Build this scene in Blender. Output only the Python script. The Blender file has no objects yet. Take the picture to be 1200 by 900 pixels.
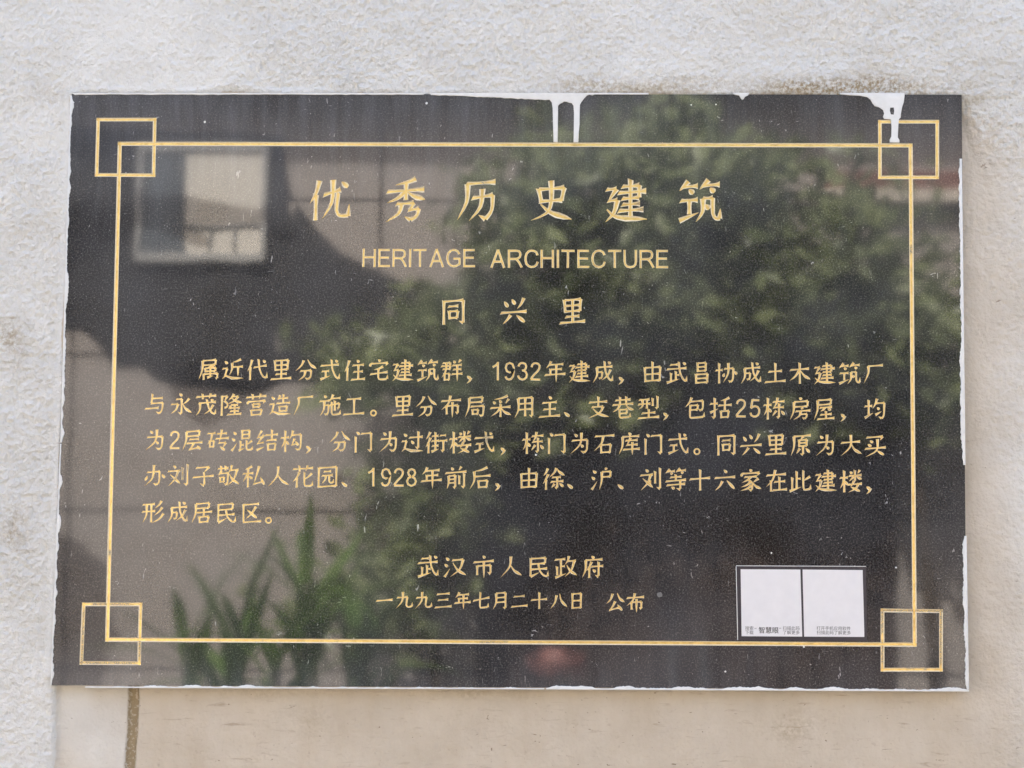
import bpy, bmesh, math, random
import numpy as np
from mathutils import Vector, Matrix

random.seed(7)
rng = np.random.default_rng(11)
S = bpy.context.scene
COL = S.collection

# ---------------------------------------------------------------- camera, sky, sun, exposure
F_PX = 2100.0                      # focal length in pixels of a 1200 x 900 picture
CAM = Vector((0.038, -1.778, 1.509))
RX, RY, RZ = math.radians(-4.74), math.radians(1.21), math.radians(0.36)

def rot3(rx, ry, rz):
    cx, sx, cy, sy, cz, sz = math.cos(rx), math.sin(rx), math.cos(ry), math.sin(ry), math.cos(rz), math.sin(rz)
    return (Matrix(((cz, -sz, 0), (sz, cz, 0), (0, 0, 1))) @ Matrix(((cy, 0, sy), (0, 1, 0), (-sy, 0, cy)))
            @ Matrix(((1, 0, 0), (0, cx, -sx), (0, sx, cx))))

RC = rot3(RX, RY, RZ)              # rows: right, down, forward in (x, -z, y)
def w_(v): return Vector((v[0], v[2], -v[1]))
right, down, fwd = w_(RC[0]), w_(RC[1]), w_(RC[2])
cam_d = bpy.data.cameras.new('camera')
cam = bpy.data.objects.new('camera', cam_d)
COL.objects.link(cam)
cam.matrix_world = Matrix(((right.x, -down.x, -fwd.x, CAM.x), (right.y, -down.y, -fwd.y, CAM.y),
                           (right.z, -down.z, -fwd.z, CAM.z), (0, 0, 0, 1)))
cam_d.sensor_width = 36
cam_d.lens = 36 * F_PX / 1200
cam_d.clip_start, cam_d.clip_end = 0.05, 200
cam_d.dof.use_dof = True
cam_d.dof.focus_distance = 1.785
cam_d.dof.aperture_fstop = 11
S.camera = cam

SUN_EL, SUN_AZ = math.radians(48), math.radians(-20)     # azimuth from +y towards +x
sun_dir = Vector((math.cos(SUN_EL) * math.sin(SUN_AZ), math.cos(SUN_EL) * math.cos(SUN_AZ), math.sin(SUN_EL)))
world = bpy.data.worlds.new('World')
S.world = world
world.use_nodes = True
wn = world.node_tree
bg = wn.nodes['Background']
sky = wn.nodes.new('ShaderNodeTexSky')
sky.sky_type = 'NISHITA'
sky.sun_disc = False
sky.sun_elevation = SUN_EL
sky.sun_rotation = SUN_AZ
sky.air_density, sky.dust_density, sky.ozone_density = 0.85, 8.0, 0.55
wn.links.new(sky.outputs[0], bg.inputs[0])
bg.inputs[1].default_value = 0.15
sl = bpy.data.lights.new('sun', 'SUN')
sl.energy, sl.angle, sl.color = 4.2, math.radians(0.5), (1.0, 0.965, 0.91)
sun = bpy.data.objects.new('sun', sl)
COL.objects.link(sun)
sun.rotation_euler = sun_dir.to_track_quat('Z', 'Y').to_euler()
sun.location = sun_dir * 10
S.view_settings.view_transform = 'Standard'
S.view_settings.look = 'None'
S.view_settings.gamma = 1
S.view_settings.use_curve_mapping = False
S.view_settings.exposure = 2.15
S.render.engine = 'CYCLES'
S.cycles.max_bounces = 8
S.cycles.diffuse_bounces = 5
S.cycles.use_denoising = True
S.cycles.denoising_prefilter = 'ACCURATE'

# ---------------------------------------------------------------- helpers
def P(px, py, y=0.0):
    """point of the wall-parallel plane at depth y that stands at a pixel of the 1200 x 900 photograph"""
    d = right * ((px - 600) / F_PX) + down * ((py - 450) / F_PX) + fwd
    t = (y - CAM.y) / d.y
    q = CAM + d * t
    return q.x, q.z

def Q(px, py, y):
    """place across the lane, y metres in front of the plaque, whose mirror image shows at a pixel"""
    x, z = P(px, py, y)
    return x, z

def mesh_obj(name, verts, faces, mat=None, parent=None, smooth=False):
    m = bpy.data.meshes.new(name)
    m.from_pydata([tuple(v) for v in verts], [], faces)
    m.validate()
    if mat: m.materials.append(mat)
    if smooth: m.polygons.foreach_set('use_smooth', [True] * len(m.polygons))
    o = bpy.data.objects.new(name, m)
    COL.objects.link(o)
    if parent: o.parent = parent
    return o

def bm_obj(name, bm, mat, parent=None, smooth=False):
    m = bpy.data.meshes.new(name)
    bm.to_mesh(m); bm.free()
    m.materials.append(mat)
    if smooth: m.polygons.foreach_set('use_smooth', [True] * len(m.polygons))
    o = bpy.data.objects.new(name, m)
    COL.objects.link(o)
    if parent: o.parent = parent
    return o

def box(x0, x1, y0, y1, z0, z1, bevel=0.0, bm=None):
    bm = bm or bmesh.new()
    r = bmesh.ops.create_cube(bm, size=1)
    for v in r['verts']:
        v.co = Vector(((x0 + x1) / 2 + v.co.x * (x1 - x0), (y0 + y1) / 2 + v.co.y * (y1 - y0), (z0 + z1) / 2 + v.co.z * (z1 - z0)))
    if bevel:
        es = list({e for v in r['verts'] for e in v.link_edges})
        bmesh.ops.bevel(bm, geom=es, offset=bevel, segments=1, affect='EDGES')
    return bm

def thing(name, label, cat, loc=(0, 0, 0), group=None):
    o = bpy.data.objects.new(name, None)
    COL.objects.link(o)
    o.empty_display_size = 0.1
    o['label'] = label; o['category'] = cat
    if group: o['group'] = group
    THINGS.append((o, Vector(loc)))
    return o
THINGS = []

def finish_things():
    """move each Empty to its base while its parts stay where they were built"""
    for o, loc in THINGS:
        for ch in o.children:
            ch.location = ch.location - loc
        o.location = o.location + loc

def tube(path, radii, seg=8, bm=None):
    bm = bm or bmesh.new()
    rings = []
    for i, p in enumerate(path):
        p = Vector(p)
        a = Vector(path[max(0, i - 1)]); b = Vector(path[min(len(path) - 1, i + 1)])
        d = (b - a).normalized()
        u = d.orthogonal().normalized(); v = d.cross(u)
        rings.append([bm.verts.new(p + (u * math.cos(t) + v * math.sin(t)) * radii[i]) for t in [2 * math.pi * k / seg for k in range(seg)]])
    for a, b in zip(rings, rings[1:]):
        for k in range(seg):
            try: bm.faces.new((a[k], a[(k + 1) % seg], b[(k + 1) % seg], b[k]))
            except ValueError: pass
    bm.faces.new(rings[0][::-1]); bm.faces.new(rings[-1])
    return bm

def vnoise(x, z, scale, seed):
    """smooth value noise, numpy arrays in, -1..1 out"""
    x = x * scale; z = z * scale
    xi = np.floor(x).astype(np.int64); zi = np.floor(z).astype(np.int64)
    fx = x - xi; fz = z - zi
    fx = fx * fx * (3 - 2 * fx); fz = fz * fz * (3 - 2 * fz)
    def h(a, b):
        n = (a * 374761393 + b * 668265263 + seed * 974634777) & 0xffffffff
        n = ((n ^ (n >> 13)) * 1274126177) & 0xffffffff
        return ((n ^ (n >> 16)) & 0xffff) / 32767.5 - 1
    return (h(xi, zi) * (1 - fx) + h(xi + 1, zi) * fx) * (1 - fz) + (h(xi, zi + 1) * (1 - fx) + h(xi + 1, zi + 1) * fx) * fz

def fbm(x, z, scale, octs, seed):
    s = np.zeros_like(x); a = 1.0
    for k in range(octs):
        s += a * vnoise(x, z, scale * 2 ** k, seed + k); a *= .5
    return s

# ---------------------------------------------------------------- materials
class NT:
    def __init__(self, name):
        self.m = bpy.data.materials.new(name); self.m.use_nodes = True
        self.t = self.m.node_tree; self.n = self.t.nodes; self.b = self.n['Principled BSDF']
        self.co = self.n.new('ShaderNodeTexCoord').outputs['Object']
    def link(self, a, b): self.t.links.new(a, b)
    def noise(self, scale, detail=4, rough=.55, vec=None, stretch=None, dist=0):
        v = vec or self.co
        if stretch:
            mp = self.n.new('ShaderNodeMapping'); mp.inputs['Scale'].default_value = stretch
            self.link(v, mp.inputs[0]); v = mp.outputs[0]
        t = self.n.new('ShaderNodeTexNoise'); t.inputs['Scale'].default_value = scale
        t.inputs['Detail'].default_value = detail; t.inputs['Roughness'].default_value = rough
        t.inputs['Distortion'].default_value = dist
        self.link(v, t.inputs['Vector']); return t.outputs[0]
    def ramp(self, src, lo, hi, a=0.0, b=1.0):
        r = self.n.new('ShaderNodeMapRange'); r.inputs[1].default_value = lo; r.inputs[2].default_value = hi
        r.inputs[3].default_value = a; r.inputs[4].default_value = b
        self.link(src, r.inputs[0]); return r.outputs[0]
    def math(self, op, a, b):
        r = self.n.new('ShaderNodeMath'); r.operation = op
        for i, v in enumerate((a, b)):
            if isinstance(v, (int, float)): r.inputs[i].default_value = v
            else: self.link(v, r.inputs[i])
        return r.outputs[0]
    def mix(self, f, a, b):
        r = self.n.new('ShaderNodeMix'); r.data_type = 'RGBA'
        for k, v in ((0, f), (6, a), (7, b)):
            if isinstance(v, (int, float)): r.inputs[k].default_value = v
            elif isinstance(v, tuple): r.inputs[k].default_value = (*v, 1)
            else: self.link(v, r.inputs[k])
        return r.outputs[2]
    def bump(self, h, dist, strength=1.0, prev=None):
        r = self.n.new('ShaderNodeBump'); r.inputs['Distance'].default_value = dist; r.inputs['Strength'].default_value = strength
        self.link(h, r.inputs['Height'])
        if prev: self.link(prev, r.inputs['Normal'])
        return r.outputs[0]
    def attr(self, name):
        a = self.n.new('ShaderNodeAttribute'); a.attribute_name = name; return a.outputs['Fac']
    def sep(self):
        s = self.n.new('ShaderNodeSeparateXYZ'); self.link(self.co, s.inputs[0]); return s.outputs
    def set(self, color=None, rough=None, normal=None, metal=None, spec=None):
        for key, v in (('Base Color', color), ('Roughness', rough), ('Normal', normal), ('Metallic', metal), ('Specular IOR Level', spec)):
            if v is None: continue
            if isinstance(v, tuple): self.b.inputs[key].default_value = (*v, 1)
            elif isinstance(v, (int, float)): self.b.inputs[key].default_value = v
            else: self.link(v, self.b.inputs[key])
        return self.m

def mat_granite():
    k = NT('black_granite')
    fine = k.noise(620, 3, .75)
    grain = k.ramp(fine, .50, .66)
    crystal = k.noise(420, 3, .6)
    base = k.mix(k.ramp(crystal, .35, .7), (.006, .006, .0062), (.016, .0155, .0152))
    base = k.mix(grain, base, (.105, .102, .097))
    # mica specks
    sp = k.noise(560, 1, .5)
    base = k.mix(k.ramp(sp, .69, .77, 0, .6), base, (.38, .37, .36))
    # dust film: heavier along the top, running down in streaks, and a little all over
    x, y, z = k.sep()
    top = k.ramp(z, 1.78, 1.95)
    bot = k.ramp(z, 1.40, 1.355)
    streak = k.ramp(k.noise(1, 5, .6, stretch=(90, 1, 9)), .38, .70)
    cloud = k.ramp(k.noise(9, 4, .55), .3, .75)
    left = k.ramp(x, .35, -.45)
    dust = k.math('MULTIPLY', k.math('ADD', k.math('MULTIPLY', top, .55), k.math('MULTIPLY', bot, .35)), k.math('ADD', k.math('MULTIPLY', streak, .6), .35))
    dust = k.math('MULTIPLY', dust, k.math('ADD', k.math('MULTIPLY', left, .5), .5))
    dust = k.math('ADD', dust, k.math('MULTIPLY', cloud, .24))
    col = k.mix(k.math('MULTIPLY', dust, .52), base, (.33, .355, .40))
    # scratches and flecks of lime
    a = k.ramp(k.noise(70, 2, .5, stretch=(3.2, 1, 1.0), dist=1.5), .72, .745)
    b = k.ramp(k.noise(85, 2, .5, stretch=(1.0, 1, 2.6), dist=2.0), .735, .755)
    fl = k.math('MAXIMUM', a, b)
    gate = k.ramp(k.noise(14, 2), .44, .58)
    col = k.mix(k.math('MULTIPLY', fl, k.math('MULTIPLY', gate, .75)), col, (.5, .5, .5))
    rough = k.ramp(cloud, 0, 1, .028, .05)
    wavy = k.bump(k.noise(9, 2, .4), .0004, .35)
    k.b.inputs['IOR'].default_value = 1.76
    return k.set(col, rough, wavy)

def mat_gold(worn=0.0):
    k = NT('gold_paint' + ('_worn' if worn else ''))
    n1 = k.noise(300, 3, .6)
    col = k.mix(k.ramp(n1, .3, .7), (.84, .59, .19), (.95, .74, .31))
    col = k.mix(k.ramp(k.noise(90, 4, .65), .50, .68, 0, .5), col, (.50, .33, .13))
    n2 = k.noise(26, 3, .6)
    n3 = k.noise(900, 2, .6)
    wear = k.math('MULTIPLY', k.ramp(n2, .645 - worn, .70 - worn), k.ramp(n3, .40, .52))
    col = k.mix(k.math('MULTIPLY', wear, .85), col, (.22, .21, .20))
    met = k.ramp(wear, 0, 1, .65, .0)
    bmp = k.bump(n3, .0002, .5)
    return k.set(col, .36, bmp, met)

def mat_wall():
    k = NT('lime_render')
    cov = k.attr('paint')          # 1 where the white overpaint lies
    dirt = k.attr('dirt')
    rough_a = k.attr('coarse')
    n = k.noise(18, 5, .6); m = k.noise(160, 4, .6)
    white = k.mix(k.ramp(n, .3, .7), (.73, .735, .70), (.82, .825, .785))
    beige = k.mix(k.ramp(n, .3, .7), (.56, .485, .375), (.67, .595, .48))
    run = k.noise(1, 4, .6, stretch=(28, 1, 4))
    beige = k.mix(k.ramp(run, .4, .75, 0, .45), beige, (.68, .63, .54))
    beige = k.mix(k.ramp(k.noise(1, 5, .65, stretch=(30, 1, 220), dist=.6), .60, .72, 0, .55), beige, (.36, .27, .18))
    beige = k.mix(k.ramp(m, .62, .78, 0, .5), beige, (.40, .31, .22))
    e = k.math('ADD', cov, k.ramp(m, .2, .8, -.28, .28))
    f = k.ramp(e, .38, .62)
    beige = k.mix(k.attr('tint'), beige, white)
    col = k.mix(f, beige, white)
    spot = k.ramp(k.noise(260, 3, .7), .40, .60)
    col = k.mix(k.math('MINIMUM', k.math('MULTIPLY', dirt, k.math('ADD', spot, .12)), 1.0), col, (.37, .30, .19))
    # fine pits and specks
    pit = k.ramp(k.noise(75, 3, .6, stretch=(1, 1, 2.2), dist=1), .70, .74)
    pit2 = k.ramp(k.noise(190, 2, .5, stretch=(1, 1, 1.6)), .74, .79)
    calm = k.ramp(k.math('MAXIMUM', cov, k.attr('tint')), 0, 1, .75, .25)
    col = k.mix(k.math('MULTIPLY', k.math('MAXIMUM', pit, pit2), calm), col, (.22, .16, .10))
    h1 = k.noise(330, 3, .55)
    h1 = k.math('MULTIPLY', h1, k.math('ADD', k.math('MULTIPLY', rough_a, .6), .22))
    b1 = k.bump(h1, .004, 1.0)
    h2 = k.noise(1400, 2, .6)
    b2 = k.bump(h2, .0003, .6, b1)
    return k.set(col, .93, b2, spec=.2)

def mat_simple(name, a, b, scale, rough, bdist=0, spec=None, metal=None, detail=4):
    k = NT(name)
    n = k.noise(scale, detail, .6)
    c = k.mix(k.ramp(n, .3, .7), a, b)
    return k.set(c, rough, k.bump(n, bdist) if bdist else None, metal, spec)

def mat_leaf(name, a, b, scale=7):
    k = NT(name)
    n = k.noise(scale, 2)
    c = k.mix(k.ramp(n, .35, .65), a, b)
    k.b.inputs['Subsurface Weight'].default_value = 0
    tr = k.n.new('ShaderNodeBsdfTranslucent'); k.link(c, tr.inputs[0])
    mx = k.n.new('ShaderNodeMixShader'); mx.inputs[0].default_value = .35
    out = k.n['Material Output']
    k.set(c, .36)
    k.link(k.b.outputs[0], mx.inputs[1]); k.link(tr.outputs[0], mx.inputs[2]); k.link(mx.outputs[0], out.inputs[0])
    return k.m

M_GRANITE = mat_granite()
M_GOLD = mat_gold()
M_GOLDW = mat_gold(.20)
M_EDGE = mat_simple('bright_rim_gold', (.86, .74, .50), (.97, .90, .72), 500, .4, metal=.2)  # groove sides: thin pale gold, with lit rims put into the colour
M_WALL = mat_wall()
M_PAINT = mat_simple('spilt_white_paint', (.76, .78, .76), (.84, .86, .84), 120, .55, .0002)
M_STONE = mat_simple('beige_stone', (.35, .315, .285), (.43, .39, .355), 14, .7, .001)
M_MORTAR = mat_simple('dark_mortar', (.07, .065, .06), (.10, .09, .08), 30, .9)
M_GROUND = mat_simple('paving_ground', (.10, .095, .09), (.15, .14, .13), 6, .9, .002)
M_TERRA = mat_simple('terracotta', (.17, .075, .055), (.24, .11, .08), 20, .8)
M_TILE = mat_simple('dark_roof_tile', (.05, .05, .055), (.09, .09, .095), 12, .8)
M_WOOD = mat_simple('dark_brown_boards', (.045, .030, .024), (.075, .052, .040), 9, .5)
M_BARK = mat_simple('bark', (.06, .045, .03), (.11, .085, .06), 25, .9, .003)
M_FRAME = mat_simple('grey_metal', (.16, .17, .18), (.20, .21, .22), 10, .4, metal=.3)
M_LEAF = mat_leaf('shrub_leaf', (.15, .19, .08), (.33, .38, .19))
M_LEAF2 = mat_leaf('spear_leaf', (.10, .20, .03), (.20, .32, .06), 5)
M_LEAF3 = mat_leaf('tree_leaf', (.02, .035, .012), (.035, .055, .02))
M_STEM = mat_simple('stem', (.05, .07, .03), (.09, .09, .05), 25, .7)

# ---------------------------------------------------------------- brush lettering
# every character is a list of strokes on a 0-100 square (y down); the letter is the stroke's kind:
# h across, s down, z needle, p sweep left, n press right, d dot, t flick up, k hook, u even bend, r plain
# a token such as  kou(12,50,88,96)  puts another glyph into that box
COMP = {
 'mu': 'h5,32,95,32 s52,2,52,98 p50,36,38,56,5,78 d58,46,92,66',
 'kou': 's10,12,15,92 h10,14,90,14 s90,14,82,92 h14,86,86,86',
 'ri': 's14,6,15,96 h14,8,86,8 s86,8,85,96 h18,49,82,49 h15,91,85,91',
 'shi': 'h22,10,82,10 s82,10,80,32 h24,31,80,31 p22,10,20,55,4,96',
 'hu': 'd45,0,58,9 h22,18,84,18 s84,18,82,42 h24,41,82,41 p22,18,20,60,4,97',
 'guang': 'd46,0,58,13 h18,18,95,18 p20,18,19,60,4,96',
 'shui': 'd30,8,80,22 d8,36,60,50 t8,94,40,82,96,58',
 'ren': 'p75,2,50,32,5,56 s50,36,50,98',
 'chi': 'p80,2,50,20,12,34 p84,28,50,50,5,70 s52,52,52,98',
 'chuo': 'd10,10,24,24 h3,44,24,44 s22,44,14,78 n2,90,18,78,45,90,98,94',
 'zhu': 'p24,4,4,62 h14,38,46,38 d26,56,36,88 p70,4,50,62 h62,38,96,38 d74,56,84,88',
 'cao': 'h5,50,95,50 s32,5,34,95 p70,5,62,95',
 'mian': 'd46,0,56,11 d14,14,8,30 h12,18,90,18 k90,18,80,32',
 'ge': 'u56,4,61,50,77,84,90,92 k90,94,94,68',
 'pu': 'p36,3,28,22,5,40 h24,26,92,26 p78,28,56,66,2,96 n18,42,46,70,99,94',
}
G = {
 '优': 'ren(2,2,32,98) h36,38,74,28 p56,4,54,56,32,94 u68,36,65,76,74,89,92,89 k92,91,94,64 d76,10,90,24',
 '秀': 'p72,2,52,9,26,13 h8,28,92,28 s50,10,50,50 p48,30,32,44,6,54 n52,30,68,42,94,52 h30,58,68,58 p40,58,34,80,4,98 s68,58,60,74 h58,74,80,72 u80,72,76,88,62,97 k62,97,48,88',
 '历': 'h24,10,90,10 p26,10,24,52,3,92 h38,44,84,40 u84,40,82,75,68,95 k68,95,52,84 p60,24,56,65,30,96',
 '史': 's22,22,28,52 h22,22,80,22 s80,22,74,52 h26,50,76,50 p50,3,51,50,40,78,4,92 n26,56,50,78,97,97',
 '建': 'h6,20,28,20 p28,20,10,46 h10,46,30,46 p30,46,22,75,3,95 n6,66,30,86,98,96 h42,16,80,16 s80,16,80,44 h34,30,96,30 h42,44,80,44 h42,58,82,58 h34,72,90,72 s60,2,60,86',
 '筑': 'zhu(0,0,100,36) h8,46,46,46 s27,46,27,78 t4,92,48,76 p58,44,57,75,42,97 h58,44,80,44 u80,44,81,80,88,92,97,92 k96,93,98,70 d64,58,72,70',
 '同': 's14,10,14,98 h14,12,86,12 s86,12,86,96 k86,97,70,88 h32,32,68,32 kou(30,46,70,80)',
 '兴': 'd14,12,28,34 d42,5,54,26 p86,4,76,26,62,42 h3,54,97,54 p38,64,26,80,10,96 d60,66,90,94',
 '里': 's19,8,23,52 h20,8,80,8 s80,8,77,52 h24,29,77,29 h23,50,77,50 s50,8,50,90 h25,70,75,70 h4,91,96,91',
 '属': 'shi(0,0,100,100) p74,36,42,42 s34,46,36,62 h34,46,82,46 s82,46,80,62 h36,60,80,60 s58,40,58,84 s28,72,28,98 h28,72,90,72 s90,72,90,94 k90,96,80,90 t44,88,72,82',
 '近': 'chuo(0,0,100,100) p84,6,66,14,46,18 p44,20,44,50,32,78 h44,40,94,40 z72,40,72,82',
 '代': 'ren(2,2,32,98) h34,40,92,34 u54,5,60,50,76,84,92,90 k92,92,94,66 d74,8,86,22',
 '分': 'p40,6,30,28,3,52 n58,4,72,28,98,50 h26,54,74,54 u74,54,72,82,60,94 k60,94,46,86 p48,54,42,78,16,96',
 '式': 'h8,28,90,28 h14,54,46,54 s30,54,30,80 t6,90,52,76 ge(0,0,100,100) d74,6,84,18',
 '住': 'ren(2,2,32,98) d60,4,70,17 h42,28,92,28 h46,58,88,58 s67,28,67,92 h36,93,98,93',
 '宅': 'mian(0,0,100,100) p68,34,50,42,26,46 h12,66,90,60 u48,44,48,82,58,92,86,92 k88,92,90,72',
 '群': 'h10,12,42,12 s42,12,42,40 h3,26,48,26 h10,40,44,40 p26,12,22,50,4,78 kou(14,56,42,94) d58,4,66,17 p90,2,80,16 h54,26,96,26 h58,45,94,45 h51,66,99,66 z75,26,75,100',
 '年': 'p30,2,22,18,8,32 h26,18,86,18 s28,38,28,62 h28,40,80,40 h4,63,96,63 z54,18,54,100',
 '成': 'h20,28,92,28 p22,28,22,65,4,96 h26,50,46,50 u46,50,44,72,38,80 k38,80,30,74 ge(0,0,100,100) p84,42,70,68,44,88 d72,5,84,17',
 '由': 's15,28,18,92 h15,28,85,28 s85,28,82,92 h18,58,82,58 h18,88,82,88 s50,4,50,88',
 '武': 'h20,14,52,14 h5,33,92,33 s44,46,44,84 h44,62,60,62 s22,52,22,86 t3,94,62,80 ge(4,0,100,100) d76,6,88,18',
 '昌': 'ri(24,3,76,46) ri(14,54,86,99)',
 '协': 'h3,36,34,36 s18,6,18,96 h42,32,82,32 u82,32,80,80,70,94 k70,94,58,84 p60,6,58,55,36,94 d42,52,36,68 d88,46,98,62',
 '土': 'h20,42,80,42 s50,6,50,86 h4,88,96,88',
 '木': 'h8,32,92,32 s50,4,50,98 p48,36,30,62,4,80 n52,36,70,62,97,82',
 '厂': 'h24,14,92,14 p26,14,26,45,4,92',
 '与': 's34,4,30,44 h34,24,82,24 h30,46,82,46 u82,46,78,80,66,94 k66,94,52,84 h3,68,64,68',
 '永': 'd40,0,54,13 h28,26,52,26 s52,26,52,92 k52,95,36,84 h6,48,36,48 p36,48,26,74,4,90 p86,26,74,40,58,50 n56,46,70,70,98,92',
 '茂': 'cao(0,0,100,26) h16,42,94,42 p22,42,20,74,3,98 u52,28,60,62,76,90,90,95 k90,96,94,74 p82,54,66,78,40,94 d70,28,82,38',
 '隆': 'h6,10,32,10 p32,10,20,32 u20,32,34,46,30,60,20,62 s8,10,8,98 p62,2,52,18,38,28 h56,14,82,14 p82,14,64,34,38,44 n52,20,72,36,98,44 h50,52,82,52 p50,56,38,70 h48,66,90,66 h48,80,86,80 s67,50,67,94 h34,95,98,95',
 '营': 'cao(0,0,100,26) d14,30,8,44 h12,34,90,34 k90,34,80,46 kou(30,44,70,62) kou(20,70,80,99)',
 '造': 'chuo(0,0,100,100) p50,6,38,26 h44,20,86,20 s64,4,64,42 h34,42,96,42 kou(42,54,86,82)',
 '施': 'd22,2,32,15 h2,28,46,28 p22,30,20,65,3,94 h22,48,42,48 u42,48,40,80,32,92 k32,92,22,84 p62,2,54,20,42,32 h56,20,96,20 h46,50,90,44 s90,44,88,66 k88,68,80,62 s70,32,70,76 u56,36,56,84,66,94,92,92 k92,94,96,74',
 '工': 'h18,20,82,20 s50,20,50,86 h3,88,97,88',
 '布': 'h6,24,94,24 p46,2,36,38,4,64 s28,48,30,86 h28,48,80,48 s80,48,80,82 k80,86,68,76 z55,32,55,102',
 '局': 'shi(0,0,100,100) h30,50,88,50 u88,50,86,84,80,96 k80,96,66,88 kou(34,62,66,88)',
 '采': 'p82,3,54,12,20,16 d16,24,26,37 d44,20,54,35 p86,18,72,38 h5,54,95,54 s50,40,50,98 p48,56,34,74,6,92 n52,56,68,76,97,92',
 '用': 'p20,10,22,60,5,97 h20,10,84,10 s84,10,84,94 k84,97,70,88 h22,36,84,36 h20,62,84,62 s52,10,52,94',
 '主': 'd46,1,58,16 h18,30,82,30 h22,60,78,60 s50,30,50,90 h3,92,97,92',
 '支': 'h10,26,90,26 s50,4,50,48 h22,48,72,48 p72,48,56,76,5,97 n26,54,52,80,98,97',
 '巷': 'h16,16,84,16 s36,3,36,34 s64,3,64,34 h4,36,96,36 p34,38,26,54,3,68 n62,38,76,56,98,66 h34,60,68,60 s68,60,66,78 h36,77,66,77 u34,60,34,90,44,96,78,95 k80,96,82,78',
 '型': 'h8,12,54,12 h4,32,58,32 p22,12,22,40,5,54 s42,12,42,54 s68,10,68,44 s90,3,90,54 k90,57,78,50 h20,74,80,74 s50,58,50,94 h3,95,97,95',
 '包': 'p34,2,24,24,4,44 h30,20,84,20 u84,20,84,52,76,64 k76,64,64,56 h28,38,62,38 s62,38,60,58 h28,58,60,58 u28,38,26,84,36,94,86,93 k88,94,91,72',
 '括': 'h3,28,36,28 s22,4,22,90 k22,94,8,84 t2,68,38,52 p88,5,70,13,48,17 h40,38,99,38 s68,14,68,60 kou(46,60,90,97)',
 '栋': 'mu(0,0,38,100) h44,20,95,20 p64,2,58,28,46,46 h46,46,92,46 s70,30,70,90 k70,94,58,86 p58,60,40,84 d80,62,95,82',
 '房': 'hu(0,0,100,100) d54,43,62,53 h30,61,96,61 p52,62,46,82,20,98 h50,76,80,76 u80,76,78,88,70,97 k70,97,58,90',
 '屋': 'shi(0,0,100,100) h32,44,86,44 p54,44,46,54,34,60 d66,48,80,60 h34,76,84,76 s58,62,58,94 h20,95,96,95',
 '均': 'h3,34,36,34 s20,8,20,74 t2,86,40,66 p58,3,50,26,38,46 h54,24,90,24 u90,24,88,78,78,94 k78,94,64,84 d58,42,68,54 t50,76,78,62',
 '为': 'd22,6,36,20 h12,36,80,36 u80,36,78,80,66,94 k66,94,50,84 p54,3,48,55,4,95 d52,56,62,70',
 '层': 'shi(0,0,100,100) h38,46,80,46 h26,63,96,63 p56,63,48,80,34,92 h36,92,76,86 d72,76,88,94',
 '砖': 'h3,16,38,16 p22,16,18,45,1,66 kou(10,46,34,82) h46,20,90,20 h40,42,99,42 p66,2,62,30,54,62 h54,62,86,62 p86,62,72,86 d60,78,82,98',
 '混': 'shui(0,0,28,100) ri(42,2,88,44) s42,52,42,92 t34,95,62,84 h42,70,58,70 p94,54,72,70 u70,52,70,86,78,94,94,93 k94,94,97,76',
 '结': 'p24,2,5,32 h5,32,24,32 p34,22,5,60 h5,60,34,56 t2,90,38,76 h42,24,98,24 s70,3,70,48 h48,48,92,48 kou(48,60,92,97)',
 '构': 'mu(0,0,40,100) p56,3,50,24,40,42 h54,24,92,24 u92,24,90,80,80,94 k80,94,66,84 p64,40,50,68 h50,68,74,64 d68,52,80,74',
 '门': 'd18,3,32,18 s14,26,14,97 h40,14,84,14 s84,14,84,94 k84,97,68,86',
 '过': 'chuo(0,0,100,100) h36,30,96,30 s76,6,76,78 k76,82,62,72 d44,44,56,60',
 '街': 'chi(0,0,28,100) h32,22,60,22 s46,6,46,44 h30,44,62,44 h32,66,60,66 s46,48,46,84 t28,92,62,82 h68,22,94,22 h64,46,100,46 s82,46,82,92 k82,95,70,86',
 '楼': 'mu(0,0,38,100) d46,6,56,18 p90,3,80,18 h42,26,98,26 s68,3,68,50 p66,28,42,50 n70,28,98,46 p64,50,56,64,48,76 d50,76,90,99 p84,62,72,84,38,99 h38,65,99,65',
 '石': 'h8,16,94,16 p44,16,36,50,3,82 kou(28,50,84,97)',
 '库': 'guang(0,0,100,100) h34,36,88,36 p56,24,40,56 h38,56,88,56 h24,76,98,76 z64,44,64,102',
 '原': 'h16,10,94,10 p18,10,18,55,3,96 p60,13,48,25 ri(34,26,82,58) s58,58,58,92 k58,96,44,88 p44,66,28,88 d70,66,88,88',
 '大': 'h8,36,92,36 p50,3,48,55,4,95 n52,42,66,70,98,93',
 '买': 'h12,12,84,12 k84,12,72,28 d26,26,40,37 d16,42,32,54 h5,62,97,62 p60,22,56,72,6,98 d58,74,88,96',
 '办': 'h16,34,72,34 u72,34,70,80,58,94 k58,94,42,84 p46,3,40,60,5,95 d18,50,6,70 d82,48,96,66',
 '刘': 'd26,2,38,16 h3,28,58,28 p48,30,34,65,3,95 n12,42,32,62,58,88 s68,16,68,70 s90,3,90,92 k90,96,74,86',
 '子': 'h18,12,76,12 p76,12,52,36 u52,36,54,60,54,90 k54,96,34,84 h3,54,97,54',
 '敬': 'h3,14,50,14 s16,4,16,24 s36,4,36,24 p18,24,3,46 h14,36,48,36 u48,36,46,76,40,90 k40,90,30,82 kou(10,50,32,78) pu(44,0,100,98)',
 '私': 'p42,5,10,18 h2,36,48,36 s24,14,24,98 p23,38,2,72 d28,48,44,62 p74,6,62,50,50,86 h50,86,90,78 d80,56,98,92',
 '人': 'p50,5,44,50,3,95 n48,42,66,70,98,93',
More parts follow.
